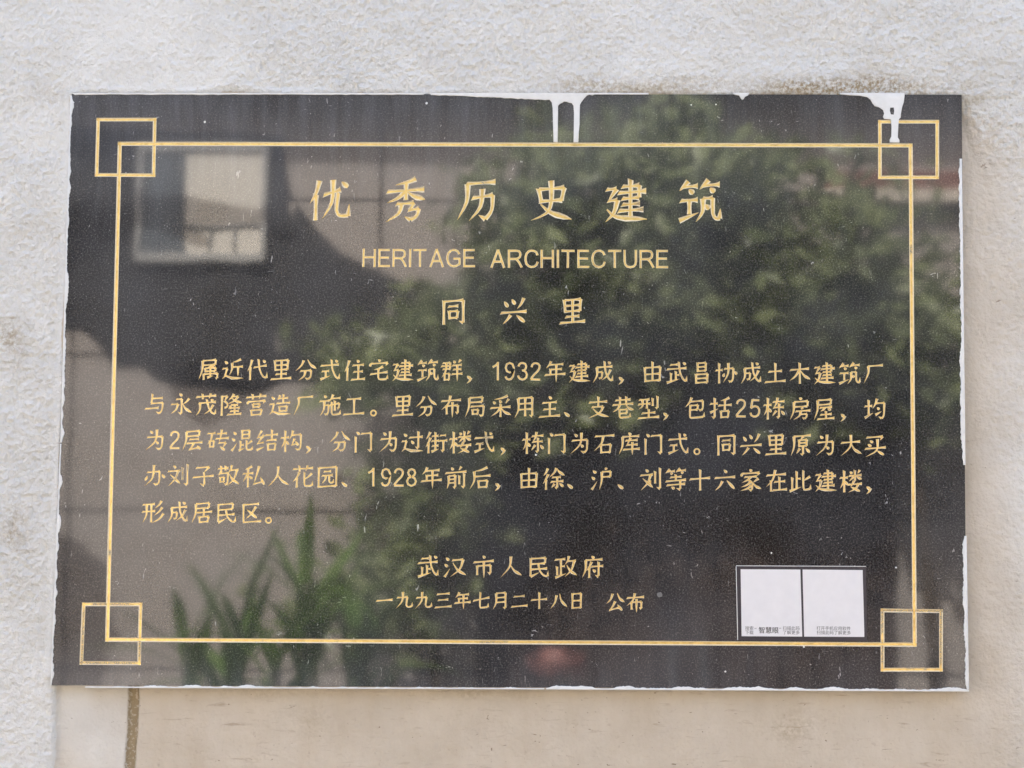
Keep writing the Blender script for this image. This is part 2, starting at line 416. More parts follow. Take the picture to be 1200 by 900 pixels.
 '花': 'cao(0,0,100,28) p32,30,22,52,2,72 s22,54,22,98 p90,38,72,54,50,66 u56,32,56,84,66,94,90,93 k91,94,94,72',
 '园': 's10,8,10,96 h10,8,90,8 s90,8,90,96 h10,93,90,93 h34,26,66,26 h26,44,74,44 p42,44,40,62,24,80 u58,44,58,68,64,78,76,76 k76,78,78,62',
 '前': 'd28,1,38,15 p74,1,62,17 h3,25,97,25 p16,38,16,70,8,97 h16,39,46,39 s46,38,46,90 k46,95,34,88 h16,55,46,55 h16,71,46,71 s64,42,64,80 s86,34,86,92 k86,97,72,88',
 '后': 'p84,4,56,14,24,18 p24,18,24,60,3,97 h26,42,98,42 kou(38,58,88,97)',
 '徐': 'chi(0,0,30,100) p62,3,52,24,30,42 n64,5,76,22,99,40 h44,44,82,44 h38,64,94,64 s66,44,66,90 k66,95,54,86 p54,74,40,90 d76,72,94,90',
 '沪': 'shui(0,0,28,100) hu(34,0,98,100)',
 '等': 'zhu(0,0,100,28) h26,38,76,38 s50,28,50,52 h6,54,96,54 h10,72,92,72 s70,56,70,92 k70,97,52,88 d30,80,44,92',
 '十': 'h5,44,95,44 s50,5,50,98',
 '六': 'd44,3,58,18 h5,38,95,38 p38,54,26,76,6,94 d58,52,92,92',
 '家': 'mian(0,0,100,100) h24,34,78,34 p52,34,36,48,12,58 u36,46,58,62,56,92 k56,97,40,88 p50,58,34,70,8,78 p54,72,36,86,6,94 p86,44,62,60 n60,60,74,78,98,92',
 '在': 'h8,24,94,24 p46,2,34,45,3,76 s26,50,26,98 h42,56,90,56 s64,36,64,92 h34,93,98,93',
 '此': 's34,8,34,82 h34,40,52,40 s14,34,14,86 t2,94,56,78 p94,34,78,44,64,52 u64,6,64,82,74,92,94,90 k94,92,97,70',
 '形': 'h4,14,58,14 h2,46,60,46 p20,14,20,60,3,96 s42,14,42,96 p88,3,76,20,58,34 p92,32,78,50,56,66 p98,60,78,84,44,99',
 '居': 'shi(0,0,100,100) h28,50,96,50 s58,36,58,66 kou(32,66,86,98)',
 '民': 'h14,12,80,12 s80,12,78,36 h16,36,78,36 s14,12,14,90 t14,92,52,76 h18,60,88,60 u48,36,56,70,76,92,90,94 k90,95,93,70',
 '区': 'h12,12,86,12 s14,12,16,90 h16,91,96,91 p72,24,50,56,24,78 d30,34,76,76',
 '汉': 'shui(0,0,28,100) h38,22,86,22 p86,22,70,65,28,95 n40,34,62,68,99,93',
 '市': 'd46,1,56,14 h5,28,95,28 s20,46,20,86 h20,46,80,46 s80,46,80,80 k80,86,66,76 z50,28,50,102',
 '政': 'h3,14,48,14 s28,14,28,84 h28,46,46,46 s10,46,12,84 t2,94,52,80 pu(44,0,100,98)',
 '府': 'guang(0,0,100,100) p46,26,36,50,22,66 s36,50,36,98 h46,48,99,48 s78,30,78,90 k78,96,62,86 d52,60,64,74',
 '一': 'h4,52,96,52',
 '二': 'h18,26,80,26 h4,82,96,82',
 '三': 'h14,14,86,14 h20,48,78,48 h3,88,97,88',
 '九': 'h10,34,68,34 u68,34,62,78,74,92,94,88 k94,90,97,66 p42,3,38,55,3,95',
 '七': 'h4,50,96,36 u44,5,42,82,54,92,86,90 k88,92,90,68',
 '月': 'p26,8,26,60,8,98 h26,8,80,8 s80,8,80,94 k80,98,64,88 h26,34,80,34 h26,60,80,60',
 '八': 'p38,18,28,60,3,92 n56,10,66,52,98,90',
 '日': 'ri(16,2,84,98)',
 '公': 'p36,6,26,34,3,56 n60,4,74,34,98,54 p50,46,36,72,20,90 h20,90,72,80 d62,64,86,97',
 '，': 'd10,70,24,84 p26,80,22,92,8,104',
 '、': 'd4,70,28,92',
 '。': 'o18,84,12',
}
# upright sans letters and figures, 100 high; first number is the width
L = {
 'H': (70, 'r6,0,6,100 r64,0,64,100 r6,46,64,46'),
 'E': (62, 'r6,0,6,100 r2,6,60,6 r6,48,56,48 r2,94,62,94'),
 'R': (72, 'r6,0,6,100 r2,6,44,6 r44,6,58,9,64,18,65,28,62,41,52,49,40,51 r6,51,42,51 r42,51,56,66,72,98'),
 'I': (12, 'r6,0,6,100'),
 'T': (68, 'r34,2,34,100 r0,6,68,6'),
 'A': (76, 'r38,0,5,100 r38,0,71,100 r16,66,60,66'),
 'G': (76, 'r68,28,60,13,48,6,38,5,24,9,12,22,7,40,7,58,12,77,24,90,38,95,52,93,70,82 r70,86,70,50 r38,53,73,53'),
 'C': (72, 'r68,30,60,13,48,6,36,5,22,9,11,22,6,40,6,60,11,78,22,90,36,95,50,93,62,84,69,66'),
 'U': (70, 'r6,0,6,64,9,80,18,91,35,95,52,91,61,80,64,64,64,0'),
 '1': (56, 'r36,0,36,100 r38,4,26,18,8,28'),
 '2': (56, 'r6,28,10,14,20,6,30,5,42,9,49,19,48,34,40,48,22,66,8,84,4,92 r2,94,54,94'),
 '3': (56, 'r5,24,10,12,20,5,30,5,42,10,47,22,44,36,34,45,24,46 r30,45,44,52,51,66,48,82,38,92,26,95,14,91,6,82,3,72'),
 '5': (56, 'r12,6,50,6 r14,2,6,50 r5,50,14,42,28,38,42,43,50,56,50,72,44,86,32,94,20,94,8,88,3,74'),
 '8': (56, 'r28,46,14,38,9,25,14,11,28,5,42,11,47,25,42,38,28,46 r28,46,12,53,4,70,10,87,28,95,46,87,52,70,44,53,28,46'),
 '9': (56, 'r50,36,42,50,28,57,13,50,6,32,12,12,28,5,42,11,50,30,50,52,46,78,36,92,24,95,12,91,5,78'),
}
PROF = {'h': [1.05, .66, .60, .72, 1.32], 's': [1.32, .92, .80, .86, 1.0], 'z': [1.2, .95, .9, .7, .15],
        'p': [1.32, 1.0, .82, .58, .08], 'n': [.3, .6, .95, 1.45, .18], 'd': [.25, .85, 1.25, 1.3, .55],
        't': [1.25, .95, .6, .12], 'k': [1.15, .7, .12], 'u': [1.1, .80, .76, .88, .95], 'r': [1, 1]}

def parse(spec, box=(0, 0, 100, 100)):
    out = []
    x0, y0, x1, y1 = box
    for tok in spec.split():
        if '(' in tok:
            name, b = tok[:-1].split('(')
            b = [float(v) for v in b.split(',')]
            nb = (x0 + b[0] * (x1 - x0) / 100, y0 + b[1] * (y1 - y0) / 100, x0 + b[2] * (x1 - x0) / 100, y0 + b[3] * (y1 - y0) / 100)
            out += parse(COMP[name], nb)
        elif tok[0] == 'o':
            cx, cy, r = [float(v) for v in tok[1:].split(',')]
            out.append(('o', [(cx, cy, r)]))
        else:
            v = [float(q) for q in tok[1:].split(',')]
            out.append((tok[0], [(x0 + v[i] * (x1 - x0) / 100, y0 + v[i + 1] * (y1 - y0) / 100) for i in range(0, len(v), 2)]))
    return out

def smooth(pts, n):
    if len(pts) == 2:
        return [(pts[0][0] + (pts[1][0] - pts[0][0]) * i / n, pts[0][1] + (pts[1][1] - pts[0][1]) * i / n) for i in range(n + 1)]
    P = [(2 * pts[0][0] - pts[1][0], 2 * pts[0][1] - pts[1][1])] + list(pts) + [(2 * pts[-1][0] - pts[-2][0], 2 * pts[-1][1] - pts[-2][1])]
    out = []
    m = max(2, n // (len(pts) - 1) + 1)
    for i in range(1, len(P) - 2):
        for k in range(m):
            t = k / m
            out.append(tuple(.5 * ((2 * P[i][a]) + (-P[i - 1][a] + P[i + 1][a]) * t + (2 * P[i - 1][a] - 5 * P[i][a] + 4 * P[i + 1][a] - P[i + 2][a]) * t * t + (-P[i - 1][a] + 3 * P[i][a] - 3 * P[i + 1][a] + P[i + 2][a]) * t ** 3) for a in (0, 1)))
    out.append(tuple(pts[-1]))
    return out

def stroke_sections(kind, pts, width):
    """centre points with left/right half-width vectors; straight plain strokes keep two sections"""
    n = 1 if (kind == 'r' and len(pts) == 2) else (len(pts) - 1 if kind == 'r' else 5)
    c = list(pts) if kind == 'r' else smooth(pts, n)
    prof = PROF[kind]
    secs = []
    for i, (x, y) in enumerate(c):
        a = c[max(0, i - 1)]; b = c[min(len(c) - 1, i + 1)]
        dx, dy = b[0] - a[0], b[1] - a[1]
        L_ = math.hypot(dx, dy) or 1
        t = i / (len(c) - 1)
        f = t * (len(prof) - 1); j = min(int(f), len(prof) - 2)
        w = (prof[j] * (1 - (f - j)) + prof[j + 1] * (f - j)) * width * .5
        nx, ny = -dy / L_ * w, dx / L_ * w
        secs.append(((x, y), (nx, ny)))
    if kind in 'hsu' and len(secs) > 3:        # brush set down at a slant and lifted at a slant
        (x, y), (nx, ny) = secs[0]
        L_ = math.hypot(nx, ny) or 1
        tx, ty = ny / L_, -nx / L_
        secs[0] = ((x - tx * width * .15, y - ty * width * .15), (nx * .9 - tx * width * .28, ny * .9 - ty * width * .28))
    return secs
# ---------------------------------------------------------------- end of lettering

# ================================================================ the wall the plaque hangs on
def smoothstep(a, b, t):
    t = np.clip((t - a) / (b - a), 0, 1); return t * t * (3 - 2 * t)

(TLx, TLz), (BLx, BLz) = P(84, 110), P(60, 803)
def build_wall():
    fx = np.arange(-.60, .6601, .0015); fz = np.arange(1.10, 2.0501, .0015)
    xs = np.concatenate([np.linspace(-4, -.62, 14), fx, np.linspace(.68, 4, 14)])
    zs = np.concatenate([np.linspace(0, 1.08, 8), fz, np.linspace(2.07, 3.5, 10)])
    X, Z = np.meshgrid(xs, zs)
    # the limits of the white overpaint, read off as pixels of the photo and turned into metres
    lx0, _ = P(62, 850); _, lz = P(600, 113)
    n1 = fbm(X, Z, 14, 4, 3); n2 = fbm(X, Z, 70, 3, 9)
    edge_l = lx0 + .0035 * n1
    left = 1 - smoothstep(-.0035, .0035, X - edge_l)
    far = smoothstep(-.01, .05, X - P(1125, 100)[0])
    top = smoothstep(-.004 - .16 * far, .010 + .05 * far, Z - (lz + .004 * n1 + .01 * far * n1))
    x_r, _ = P(1150, 500)
    r = smoothstep(-.05, .06, X - (x_r + .012 * n1 + .03 * (1 - smoothstep(1.3, 1.9, Z))))
    paint = np.maximum(left, top)
    # thin wash of white to the left below the plaque
    x_c, _ = P(146, 850)
    wash = (X < x_c) * (Z < 1.37) * np.clip(.62 + .5 * fbm(X, Z, 16, 3, 31) - 5 * np.maximum(0, X - lx0 - .02), .2, 1)
    tint = np.maximum(r * .8 * (.8 + .35 * fbm(X, Z, 8, 3, 90)), wash * .62)
    tint = np.clip(np.maximum(tint, .5 * np.exp(-np.maximum(0, X - lx0) / .02) * (Z < 1.37)), 0, 1)
    # dirt: lies on the render just above the slab and in blotches at the left edge
    _, zt = P(600, 109)
    band = smoothstep(.020, .002, Z - zt + 0.006 * n1) if False else (1 - smoothstep(.004, .022, np.abs(Z - zt - .004) + .004 * n1))
    xa, _ = P(200, 109); xb, _ = P(1135, 109)
    band = band * smoothstep(-.02, .06, X - xa) * (1 - smoothstep(0, .03, X - xb)) * np.clip(.08 + .7 * fbm(X, Z, 9, 2, 21) + .75 * smoothstep(-.02, .1, X), 0, 1) * smoothstep(-.14, .02, X)
    dirt = band * .95
    for (px, py, rx_, rz_, a) in ((10, 395, .018, .022, .55), (18, 620, .014, .022, .5), (60, 108, .03, .012, .25), (930, 855, .03, .02, .3), (1070, 765, .008, .008, .5),
                                  (300, 810, .05, .01, .3), (560, 812, .06, .008, .3), (350, 845, .03, .02, .18), (1010, 690, .01, .01, 0)):
        cx_, cz_ = P(px, py)
        dirt = np.maximum(dirt, a * np.exp(-((X - cx_) / rx_) ** 2 - ((Z - cz_) / rz_) ** 2) * (1 + .6 * n2))
    dirt = np.clip(dirt, 0, 1)
    coarse = np.clip(np.maximum(left, top) * (.85 + .4 * fbm(X, Z, 6, 2, 5)) + .5 * r, 0.0, 1)
    # the render: lumps, trowel waves, the painted left side stands proud
    H = .0016 * n1 * (.4 + coarse)
    wx = X + .0035 * fbm(X, Z, 60, 2, 80); wz = Z + .0035 * fbm(X, Z, 60, 2, 81)
    lump = 1 - np.abs(fbm(wx * 1.05, wz, 165, 2, 40))
    H += .0018 * coarse * np.clip(lump, -.2, 1) + .0011 * fbm(X, Z, 270, 2, 60) * (.22 + coarse)
    H += .0075 * np.maximum(left, top)
    # slight hollow to the right of the slab and a mortar fillet towards it
    H -= .003 * (1 - smoothstep(0, .05, np.abs(X - P(1160, 450)[0]))) * (Z < 1.95)
    # the coat laps against the slab at its left side and along its top
    sxl = TLx + (BLx - TLx) * np.clip((TLz - Z) / (TLz - BLz), 0, 1)
    lap = (1 - smoothstep(.001, .009, np.abs(X - sxl + .001))) * (Z < TLz + .004) * (Z > BLz + .006)
    lapt = (1 - smoothstep(.001, .009, np.abs(Z - TLz - .0015))) * (X > TLx - .004) * (X < .47)
    y = .013 - H
    y = y * (1 - lap) + .0006 * lap
    y = y * (1 - lapt * .4) + .0012 * lapt * .4
    # the joint below the plaque
    xj = P(151, 850)[0] + .0012 * fbm(X * 0 + 1, Z, 22, 3, 77)
    joint = (1 - smoothstep(.0035, .0058, np.abs(X - xj))) * (Z < 1.40)
    y = y + joint * .005
    dirt = np.maximum(dirt, joint * 2.5)
    paint = paint * (1 - joint)
    nx, nz = len(xs), len(zs)
    V = np.stack([X.ravel(), y.ravel(), Z.ravel()], 1)
    idx = np.arange(nx * nz).reshape(nz, nx)
    Fc = np.stack([idx[:-1, :-1], idx[:-1, 1:], idx[1:, 1:], idx[1:, :-1]], -1).reshape(-1, 4)
    me = bpy.data.meshes.new('render_coat')
    me.vertices.add(len(V)); me.vertices.foreach_set('co', V.ravel())
    me.loops.add(Fc.size); me.loops.foreach_set('vertex_index', Fc.ravel())
    me.polygons.add(len(Fc)); me.polygons.foreach_set('loop_start', np.arange(0, Fc.size, 4)); me.polygons.foreach_set('loop_total', np.full(len(Fc), 4))
    me.polygons.foreach_set('use_smooth', np.ones(len(Fc), bool))
    me.update()
    for nm, arr in (('paint', paint), ('dirt', dirt), ('coarse', coarse), ('tint', tint)):
        a = me.attributes.new(nm, 'FLOAT', 'POINT'); a.data.foreach_set('value', arr.ravel().astype(np.float32))
    me.materials.append(M_WALL)
    t = thing('house_wall', 'whitewashed rough rendered wall with a bare beige patch around the black plaque', 'wall', (0, .1, 0))
    o = bpy.data.objects.new('render_coat', me); COL.objects.link(o); o.parent = t
    bm_obj('masonry', box(-4, 4, .022, .26, -.02, 3.5), M_STONE, t)
    bm_obj('coping', box(-4.05, 4.05, -.03, .32, 3.502, 3.58, .01), M_TILE, t)
build_wall()

# ================================================================ the plaque
plaque = thing('memorial_plaque', 'polished black granite heritage plaque with gold engraved Chinese lettering fixed to the wall', 'plaque', (0, .01, 1.35))
TL, TR, BR, BL = P(84, 110), P(1127, 111), P(1133, 808), P(60, 803)
def slab_bm():
    """the slab as a closed block; its face is a fine grid so that the cut lettering leaves small clean faces"""
    nx, nz = 96, 64
    bm = bmesh.new()
    def pt(u, v, y):
        x = (TL[0] * (1 - u) + TR[0] * u) * (1 - v) + (BL[0] * (1 - u) + BR[0] * u) * v
        z = (TL[1] * (1 - u) + TR[1] * u) * (1 - v) + (BL[1] * (1 - u) + BR[1] * u) * v
        return (x, y, z)
    f = [[bm.verts.new(pt(i / nx, j / nz, 0)) for i in range(nx + 1)] for j in range(nz + 1)]
    for j in range(nz):
        for i in range(nx):
            bm.faces.new((f[j][i], f[j + 1][i], f[j + 1][i + 1], f[j][i + 1]))
    rim = f[0] + [f[j][nx] for j in range(1, nz + 1)] + f[nz][nx - 1::-1] + [f[j][0] for j in range(nz - 1, 0, -1)]
    back = [bm.verts.new((v.co.x, .021, v.co.z)) for v in rim]
    c = bm.verts.new((0, .021, 1.65))
    n = len(rim)
    for i in range(n):
        j = (i + 1) % n
        bm.faces.new((rim[i], rim[j], back[j], back[i]))
        bm.faces.new((back[i], back[j], c))
    bmesh.ops.recalc_face_normals(bm, faces=bm.faces)
    return bm

PITCH = .000857                     # metres per photo pixel on the plaque
marks = []                          # (name, cx, cz, half size, [strokes as (sections, depth)])
def add_mark(name, px, py, em, width, spec, shear=.085, wfix=None, sx=1.0, h=100, w0=100):
    cx, cz = P(px, py)
    jx, jr = random.uniform(-.3, .3) * PITCH, random.uniform(-.012, .012)
    strokes = []
    for kind, pts in parse(spec):
        if kind == 'o':
            x, y, r = pts[0]
            strokes.append(('ring', (cx + (x - 50) * em / 100 * PITCH, cz - (y - 50) * em / 100 * PITCH), r * em / 100 * PITCH, 2.2 * PITCH))
            continue
        secs = []
        for (x, y), (nx, ny) in stroke_sections(kind, pts, width):
            X = (x - w0 / 2) * sx; Y = y - h / 2 - shear * (x - w0 / 2)
            NX, NY = nx, ny - shear * nx
            k = em / 100 * PITCH
            X, Y = X + jr * Y, Y - jr * X
            secs.append(((cx + jx + X * k, cz - Y * k), (NX * k, -NY * k)))
        strokes.append(('path', secs))
    hs = em * PITCH * .62
    marks.append([name, cx, cz, hs if w0 == 100 else em * PITCH * sx * w0 / 200 + .0006, hs, strokes])

def row(text, xs, p0, p1, em, width, name='engraved_character'):
    """text with the x of each sign; p0-p1 is the line the row's centres run along"""
    for ch, x in zip(text, xs):
        y = p0[1] + (p1[1] - p0[1]) * (x - p0[0]) / (p1[0] - p0[0])
        if ch in L:
            w, sp = L[ch]
            add_mark('engraved_digit', x, y, 21.5, 11.5, sp, 0, sx=1.0, w0=w)
        elif ch in '，、。':
            add_mark('punctuation_mark', x + 8, y, em, 12, G[ch])
        else:
            add_mark(name, x, y, em, width, G[ch])

row('优秀历史建筑', (387, 475.5, 560, 646, 734, 820), (387, 234), (820, 236), 51, 11.2)
row('同兴里', (531.5, 602.5, 671), (531, 364.5), (671, 364.5), 31.5, 11.2)
def lin(a, b, n): return [a + (b - a) * i / (n - 1) for i in range(n)]
row('属近代里分式住宅建筑群，1932年建成，由武昌协成土木建筑厂',
    lin(244.5, 529.5, 11) + [550, 581.5, 597.5, 612.5, 627.5, 650.5, 679, 707, 728] + lin(764.5, 1024, 10), (244, 432.5), (1024, 438), 25.6, 10.4)
row('与永茂隆营造厂施工。里分布局采用主、支巷型，包括25栋房屋，均',
    [182.8, 212.5, 242, 271, 300.5, 328.5, 356, 387, 415, 438, 472, 499.5, 529, 557, 587, 615, 644, 665, 701, 730, 760, 780, 815, 845, 868.5, 885, 908, 938, 966, 988, 1026],
    (182, 473.5), (1026, 479.5), 25.6, 10.4)
row('为2层砖混结构，分门为过街楼式，栋门为石库门式。同兴里原为大买',
    [182.6, 204.5, 225.5, 255.7, 284, 313, 342, 361.5, 398, 426, 456, 483.6, 511.5, 539.5, 567.6, 589, 625, 652.5, 680.5, 708.5, 737.7, 766, 794.5, 817, 851, 880.5, 909.6, 938.8, 968, 997, 1026],
    (182, 515.5), (1026, 522), 25.6, 10.4)
row('办刘子敬私人花园、1928年前后，由徐、沪、刘等十六家在此建楼，',
    [181, 209, 238.6, 267.8, 297, 326, 355, 384, 404, 436, 452, 467.5, 482.5, 505.5, 534.5, 562.5, 583, 620, 649, 669, 706, 728, 763, 792, 820.5, 849.7, 879.5, 910, 938, 967.5, 997.3, 1018],
    (182, 557), (1018, 564), 25.6, 10.4)
row('形成居民区。', [179.5, 208.5, 236.5, 265, 294, 315], (179, 600), (314, 601), 25.6, 10.4)
row('武汉市人民政府', [502, 533.4, 567, 598.6, 631, 663, 694], (502, 663.5), (694, 664.5), 25.6, 10.4)
row('一九九三年七月二十八日', [451, 474, 496.6, 519.5, 542.5, 564, 586, 609, 632, 654.4, 676], (451, 703), (676, 704), 20, 12)
row('公布', [721, 745], (721, 705.5), (745, 706), 22, 11.5)

def latin(text, x0, x1, cy, cap):
    tot = sum(L[c][0] for c in text) + 13 * (len(text) - 1)
    k = (x1 - x0) / (tot * cap / 100)
    x = x0
    for c in text:
        w, sp = L[c]
        ww = w * cap / 100 * k
        add_mark('engraved_letter', x + ww / 2, cy + (x - 600) * .002, cap, 13, sp, 0, sx=k, w0=w)
        x += ww + 13 * cap / 100 * k
latin('HERITAGE', 424.5, 557, 302.6, 21.5)
latin('ARCHITECTURE', 575, 783, 303.2, 21.5)

def solid_path(bm, secs, depth):
    e = .0006
    k = 1 + .5 * e / depth
    ring = []
    for (x, z), (nx, nz) in secs:
        q = [(x + nx * k, -e, z + nz * k), (x - nx * k, -e, z - nz * k), (x - nx * .5, depth, z - nz * .5), (x + nx * .5, depth, z + nz * .5)]
        ring.append([bm.verts.new(v) for v in q])
    for a, b in zip(ring, ring[1:]):
        for i in range(4):
            j = (i + 1) % 4
            bm.faces.new((a[i], a[j], b[j], b[i]))
    bm.faces.new(ring[0][::-1]); bm.faces.new(ring[-1])

def solid_ring(bm, c, r, w, depth):
    n = 20; e = .0006; vs = []
    for i in range(n):
        t = 2 * math.pi * i / n
        vs.append([bm.verts.new((c[0] + math.cos(t) * rr, yy, c[1] + math.sin(t) * rr)) for rr, yy in ((r + w * .55, -e), (r - w * .55, -e), (r - w * .25, depth), (r + w * .25, depth))])
    for i in range(n):
        a, b = vs[i], vs[(i + 1) % n]
        for k in range(4):
            j = (k + 1) % 4
            bm.faces.new((a[k], a[j], b[j], b[k]))

def bar(x0, z0, x1, z1, w):
    """groove between two points, as sections"""
    d = math.hypot(x1 - x0, z1 - z0)
    n = ((z1 - z0) / d * w / 2, -(x1 - x0) / d * w / 2)
    return [((x0, z0), n), ((x1, z1), n)]

# border: outer corners of the gold line and of the four corner squares, in photo pixels
BW, SW = 4.9 * PITCH, 4.3 * PITCH
def rect_bars(c, w):
    """c: four outer corners TL TR BR BL -> bars running a little into each other"""
    h = w / 2
    tl, tr, br, bl = c
    return [bar(tl[0], tl[1] - h, tr[0], tr[1] - h, w), bar(tr[0] - h, tr[1] - w * .02, br[0] - h, br[1] + w * .02, w * 1.001),
            bar(bl[0], bl[1] + h, br[0], br[1] + h, w), bar(tl[0] + h, tl[1] - w * .02, bl[0] + h, bl[1] + w * .02, w * 1.001)]
frame = rect_bars([P(138, 166), P(1069.5, 168), P(1074.5, 758), P(123, 752)], BW)
squares = [rect_bars([P(*q) for q in s], SW) for s in (
    [(113, 138), (183.5, 138), (182, 207.5), (111, 207)], [(1029, 140.5), (1100.5, 140.5), (1100.5, 210), (1029, 210)],
    [(1032, 713), (1105, 714), (1105, 787), (1032, 787)], [(96, 706), (167, 706), (165, 779.5), (93, 779)])]

layers = {}
def lay(k):
    if k not in layers: layers[k] = bmesh.new()
    return layers[k]
for k in range(4):
    solid_path(lay(100 + (k % 2)), frame[k], .00140)
for s in squares:
    for k in range(4):
        solid_path(lay(102 + (k % 2)), s[k], .00125)
for mi, (nm, cx, cz, hx, hz, strokes) in enumerate(marks):
    for si, st in enumerate(strokes):
        dep = (.00125 if cz > 1.79 else .00095) * (1 + .03 * (si % 5))
        bm = lay(si)
        if st[0] == 'ring': solid_ring(bm, st[1], st[2], st[3], dep)
        else: solid_path(bm, st[1], dep)

slab_src = bm_obj('slab_source', slab_bm(), M_GRANITE)
cutters = []
for k in sorted(layers):
    bm = layers[k]
    bmesh.ops.recalc_face_normals(bm, faces=bm.faces)
    c = bm_obj('cutter', bm, M_GOLD)
    md = slab_src.modifiers.new('cut', 'BOOLEAN')
    md.operation = 'DIFFERENCE'; md.solver = 'MANIFOLD'; md.object = c
    cutters.append(c)
dg = bpy.context.evaluated_depsgraph_get()
cut = bpy.data.meshes.new_from_object(slab_src.evaluated_get(dg))
for c in cutters:
    m = c.data; bpy.data.objects.remove(c); bpy.data.meshes.remove(m)
m = slab_src.data; bpy.data.objects.remove(slab_src); bpy.data.meshes.remove(m)

# sort the faces: the stone, each sign, each line of the border
nv = len(cut.vertices); co = np.empty(nv * 3); cut.vertices.foreach_get('co', co); co = co.reshape(-1, 3)
bins = {}
mk = np.array([(m_[1], m_[2], m_[3], m_[4]) for m_ in marks])
def seg_dist(p, secs):
    a = np.array(secs[0][0]); b = np.array(secs[1][0]); t = np.clip(np.dot(p - a, b - a) / np.dot(b - a, b - a), 0, 1)
    return np.linalg.norm(p - (a + t * (b - a)))
for p in cut.polygons:
    vs = list(p.vertices); c = co[vs].mean(0)
    if c[1] < 2e-5 or c[1] > .0022:
        key = ('slab',)
    else:
        q = c[[0, 2]]
        d = np.maximum(np.abs(mk[:, 0] - q[0]) / mk[:, 2], np.abs(mk[:, 1] - q[1]) / mk[:, 3])
        j = int(d.argmin())
        if d[j] < 1.25 and not (q[0] < -.395 or q[0] > .395 or q[1] > 1.895 or q[1] < 1.405):
            key = ('mark', j)
        else:
            best = min([(seg_dist(q, s), ('line', i)) for i, s in enumerate(frame)] +
                       [(seg_dist(q, s) + 1e-5, ('square', i)) for i, sq in enumerate(squares) for s in sq])
            key = best[1]
    bins.setdefault(key, []).append(vs)
print('PLAQUE faces', len(cut.polygons), 'bins', len(bins), 'marks', len(marks))
for key in sorted(bins, key=str):
    polys = bins[key]
    used = sorted({v for f in polys for v in f}); mp = {v: i for i, v in enumerate(used)}
    if key[0] == 'slab': nm, mt = 'slab', M_GRANITE
    elif key[0] == 'mark': nm, mt = marks[key[1]][0], M_GOLD
    elif key[0] == 'line': nm, mt = 'border_line', M_GOLD
    else: nm, mt = 'corner_square', (M_GOLDW if key[1] in (2, 3) else M_GOLD)
    o = mesh_obj(nm, co[used], [[mp[v] for v in f] for f in polys], mt, plaque)
    if key[0] != 'slab':
        o.data.materials.append(M_EDGE)
        for p in o.data.polygons:
            if abs(p.normal.y) < .93: p.material_index = 1
bpy.data.meshes.remove(cut)

# ---------------------------------------------------------------- white paint slopped over the slab
def blob(name, pts_px, mat, parent, y0=-.0002, th=.0009, rows=None):
    """closed outline in photo pixels -> thin rounded film lying on the slab"""
    from mathutils.geometry import delaunay_2d_cdt
    pts = [Vector(P(*p)) for p in pts_px]
    vv, _, ff, _, _, _ = delaunay_2d_cdt(pts, [], [list(range(len(pts)))], 1, 1e-7)
    bm = bmesh.new()
    vs = [bm.verts.new((v.x, y0 + .0001, v.y)) for v in vv]
    for f in ff:
        bm.faces.new([vs[i] for i in f])
    r = bmesh.ops.extrude_face_region(bm, geom=bm.faces[:])
    for v in [g for g in r['geom'] if isinstance(g, bmesh.types.BMVert)]: v.co.y -= th
    bmesh.ops.recalc_face_normals(bm, faces=bm.faces)
    if th > .0006:
        ytop = y0 + .0001 - th
        es = [e for e in bm.edges if len(e.link_faces) == 2 and all(abs(v.co.y - ytop) < 1e-6 for v in e.verts)
              and any(abs(f.normal.y) < .5 for f in e.link_faces)]
        bmesh.ops.bevel(bm, geom=es, offset=.0005, segments=2, profile=.6, affect='EDGES')
    return bm_obj(name, bm, mat, parent, th > .0006)

def ragged(a, b, inner, step=2.0, seed=1, outer=1.5, taper=True):
    """strip along an edge of the slab from a to b (photo pixels); inner(t) is how far the paint reaches in"""
    rr = random.Random(seed)
    n = int(math.hypot(b[0] - a[0], b[1] - a[1]) / step)
    dx, dy = (b[0] - a[0]) / n, (b[1] - a[1]) / n
    L_ = math.hypot(dx, dy); ux, uy = dx / L_, dy / L_
    nx, ny = -uy, ux            # to the left-hand side in pixel axes (y down)
    out = [(a[0] - nx * outer, a[1] - ny * outer), (b[0] - nx * outer, b[1] - ny * outer)]
    ins = []
    w = 0
    for i in range(n + 1):
        w = w * .6 + rr.uniform(-1, 1) * .6
        d = max(.15, (inner(i / n) + w) * min(1, i / 6 + .1, (n - i) / 6 + .1) if taper else inner(i / n) + w)
        ins.append((a[0] + dx * i + nx * d, a[1] + dy * i + ny * d))
    return out + ins[::-1]

def bumps(seed, base, amp, freq):
    rr = random.Random(seed); v = [rr.random() for _ in range(200)]
    def f(t):
        k = t * freq; i = int(k); u = k - i; u = u * u * (3 - 2 * u)
        h = v[i % 200] * (1 - u) + v[(i + 1) % 200] * u
        return base + amp * max(0, h - .45) * 2
    return f

# left edge (paint reaches in from the wall): going up the edge keeps the slab on the right-hand side, so run downwards with nx pointing in
blob('paint_smear', ragged((60.5, 803), (72, 520), bumps(1, .5, 2.2, 26), seed=1), M_PAINT, plaque)
blob('paint_smear', ragged((72, 519), (84, 112), bumps(2, .7, 2.4, 34), seed=2), M_PAINT, plaque)
# right edge
blob('paint_smear', ragged((1124.6, 186), (1129, 545), bumps(4, 1.2, 1.8, 9), seed=4, outer=2.5), M_PAINT, plaque)
blob('paint_smear', ragged((1130.5, 628), (1133.5, 808), bumps(5, 1.8, 1.4, 8), seed=5, outer=2.0), M_PAINT, plaque)
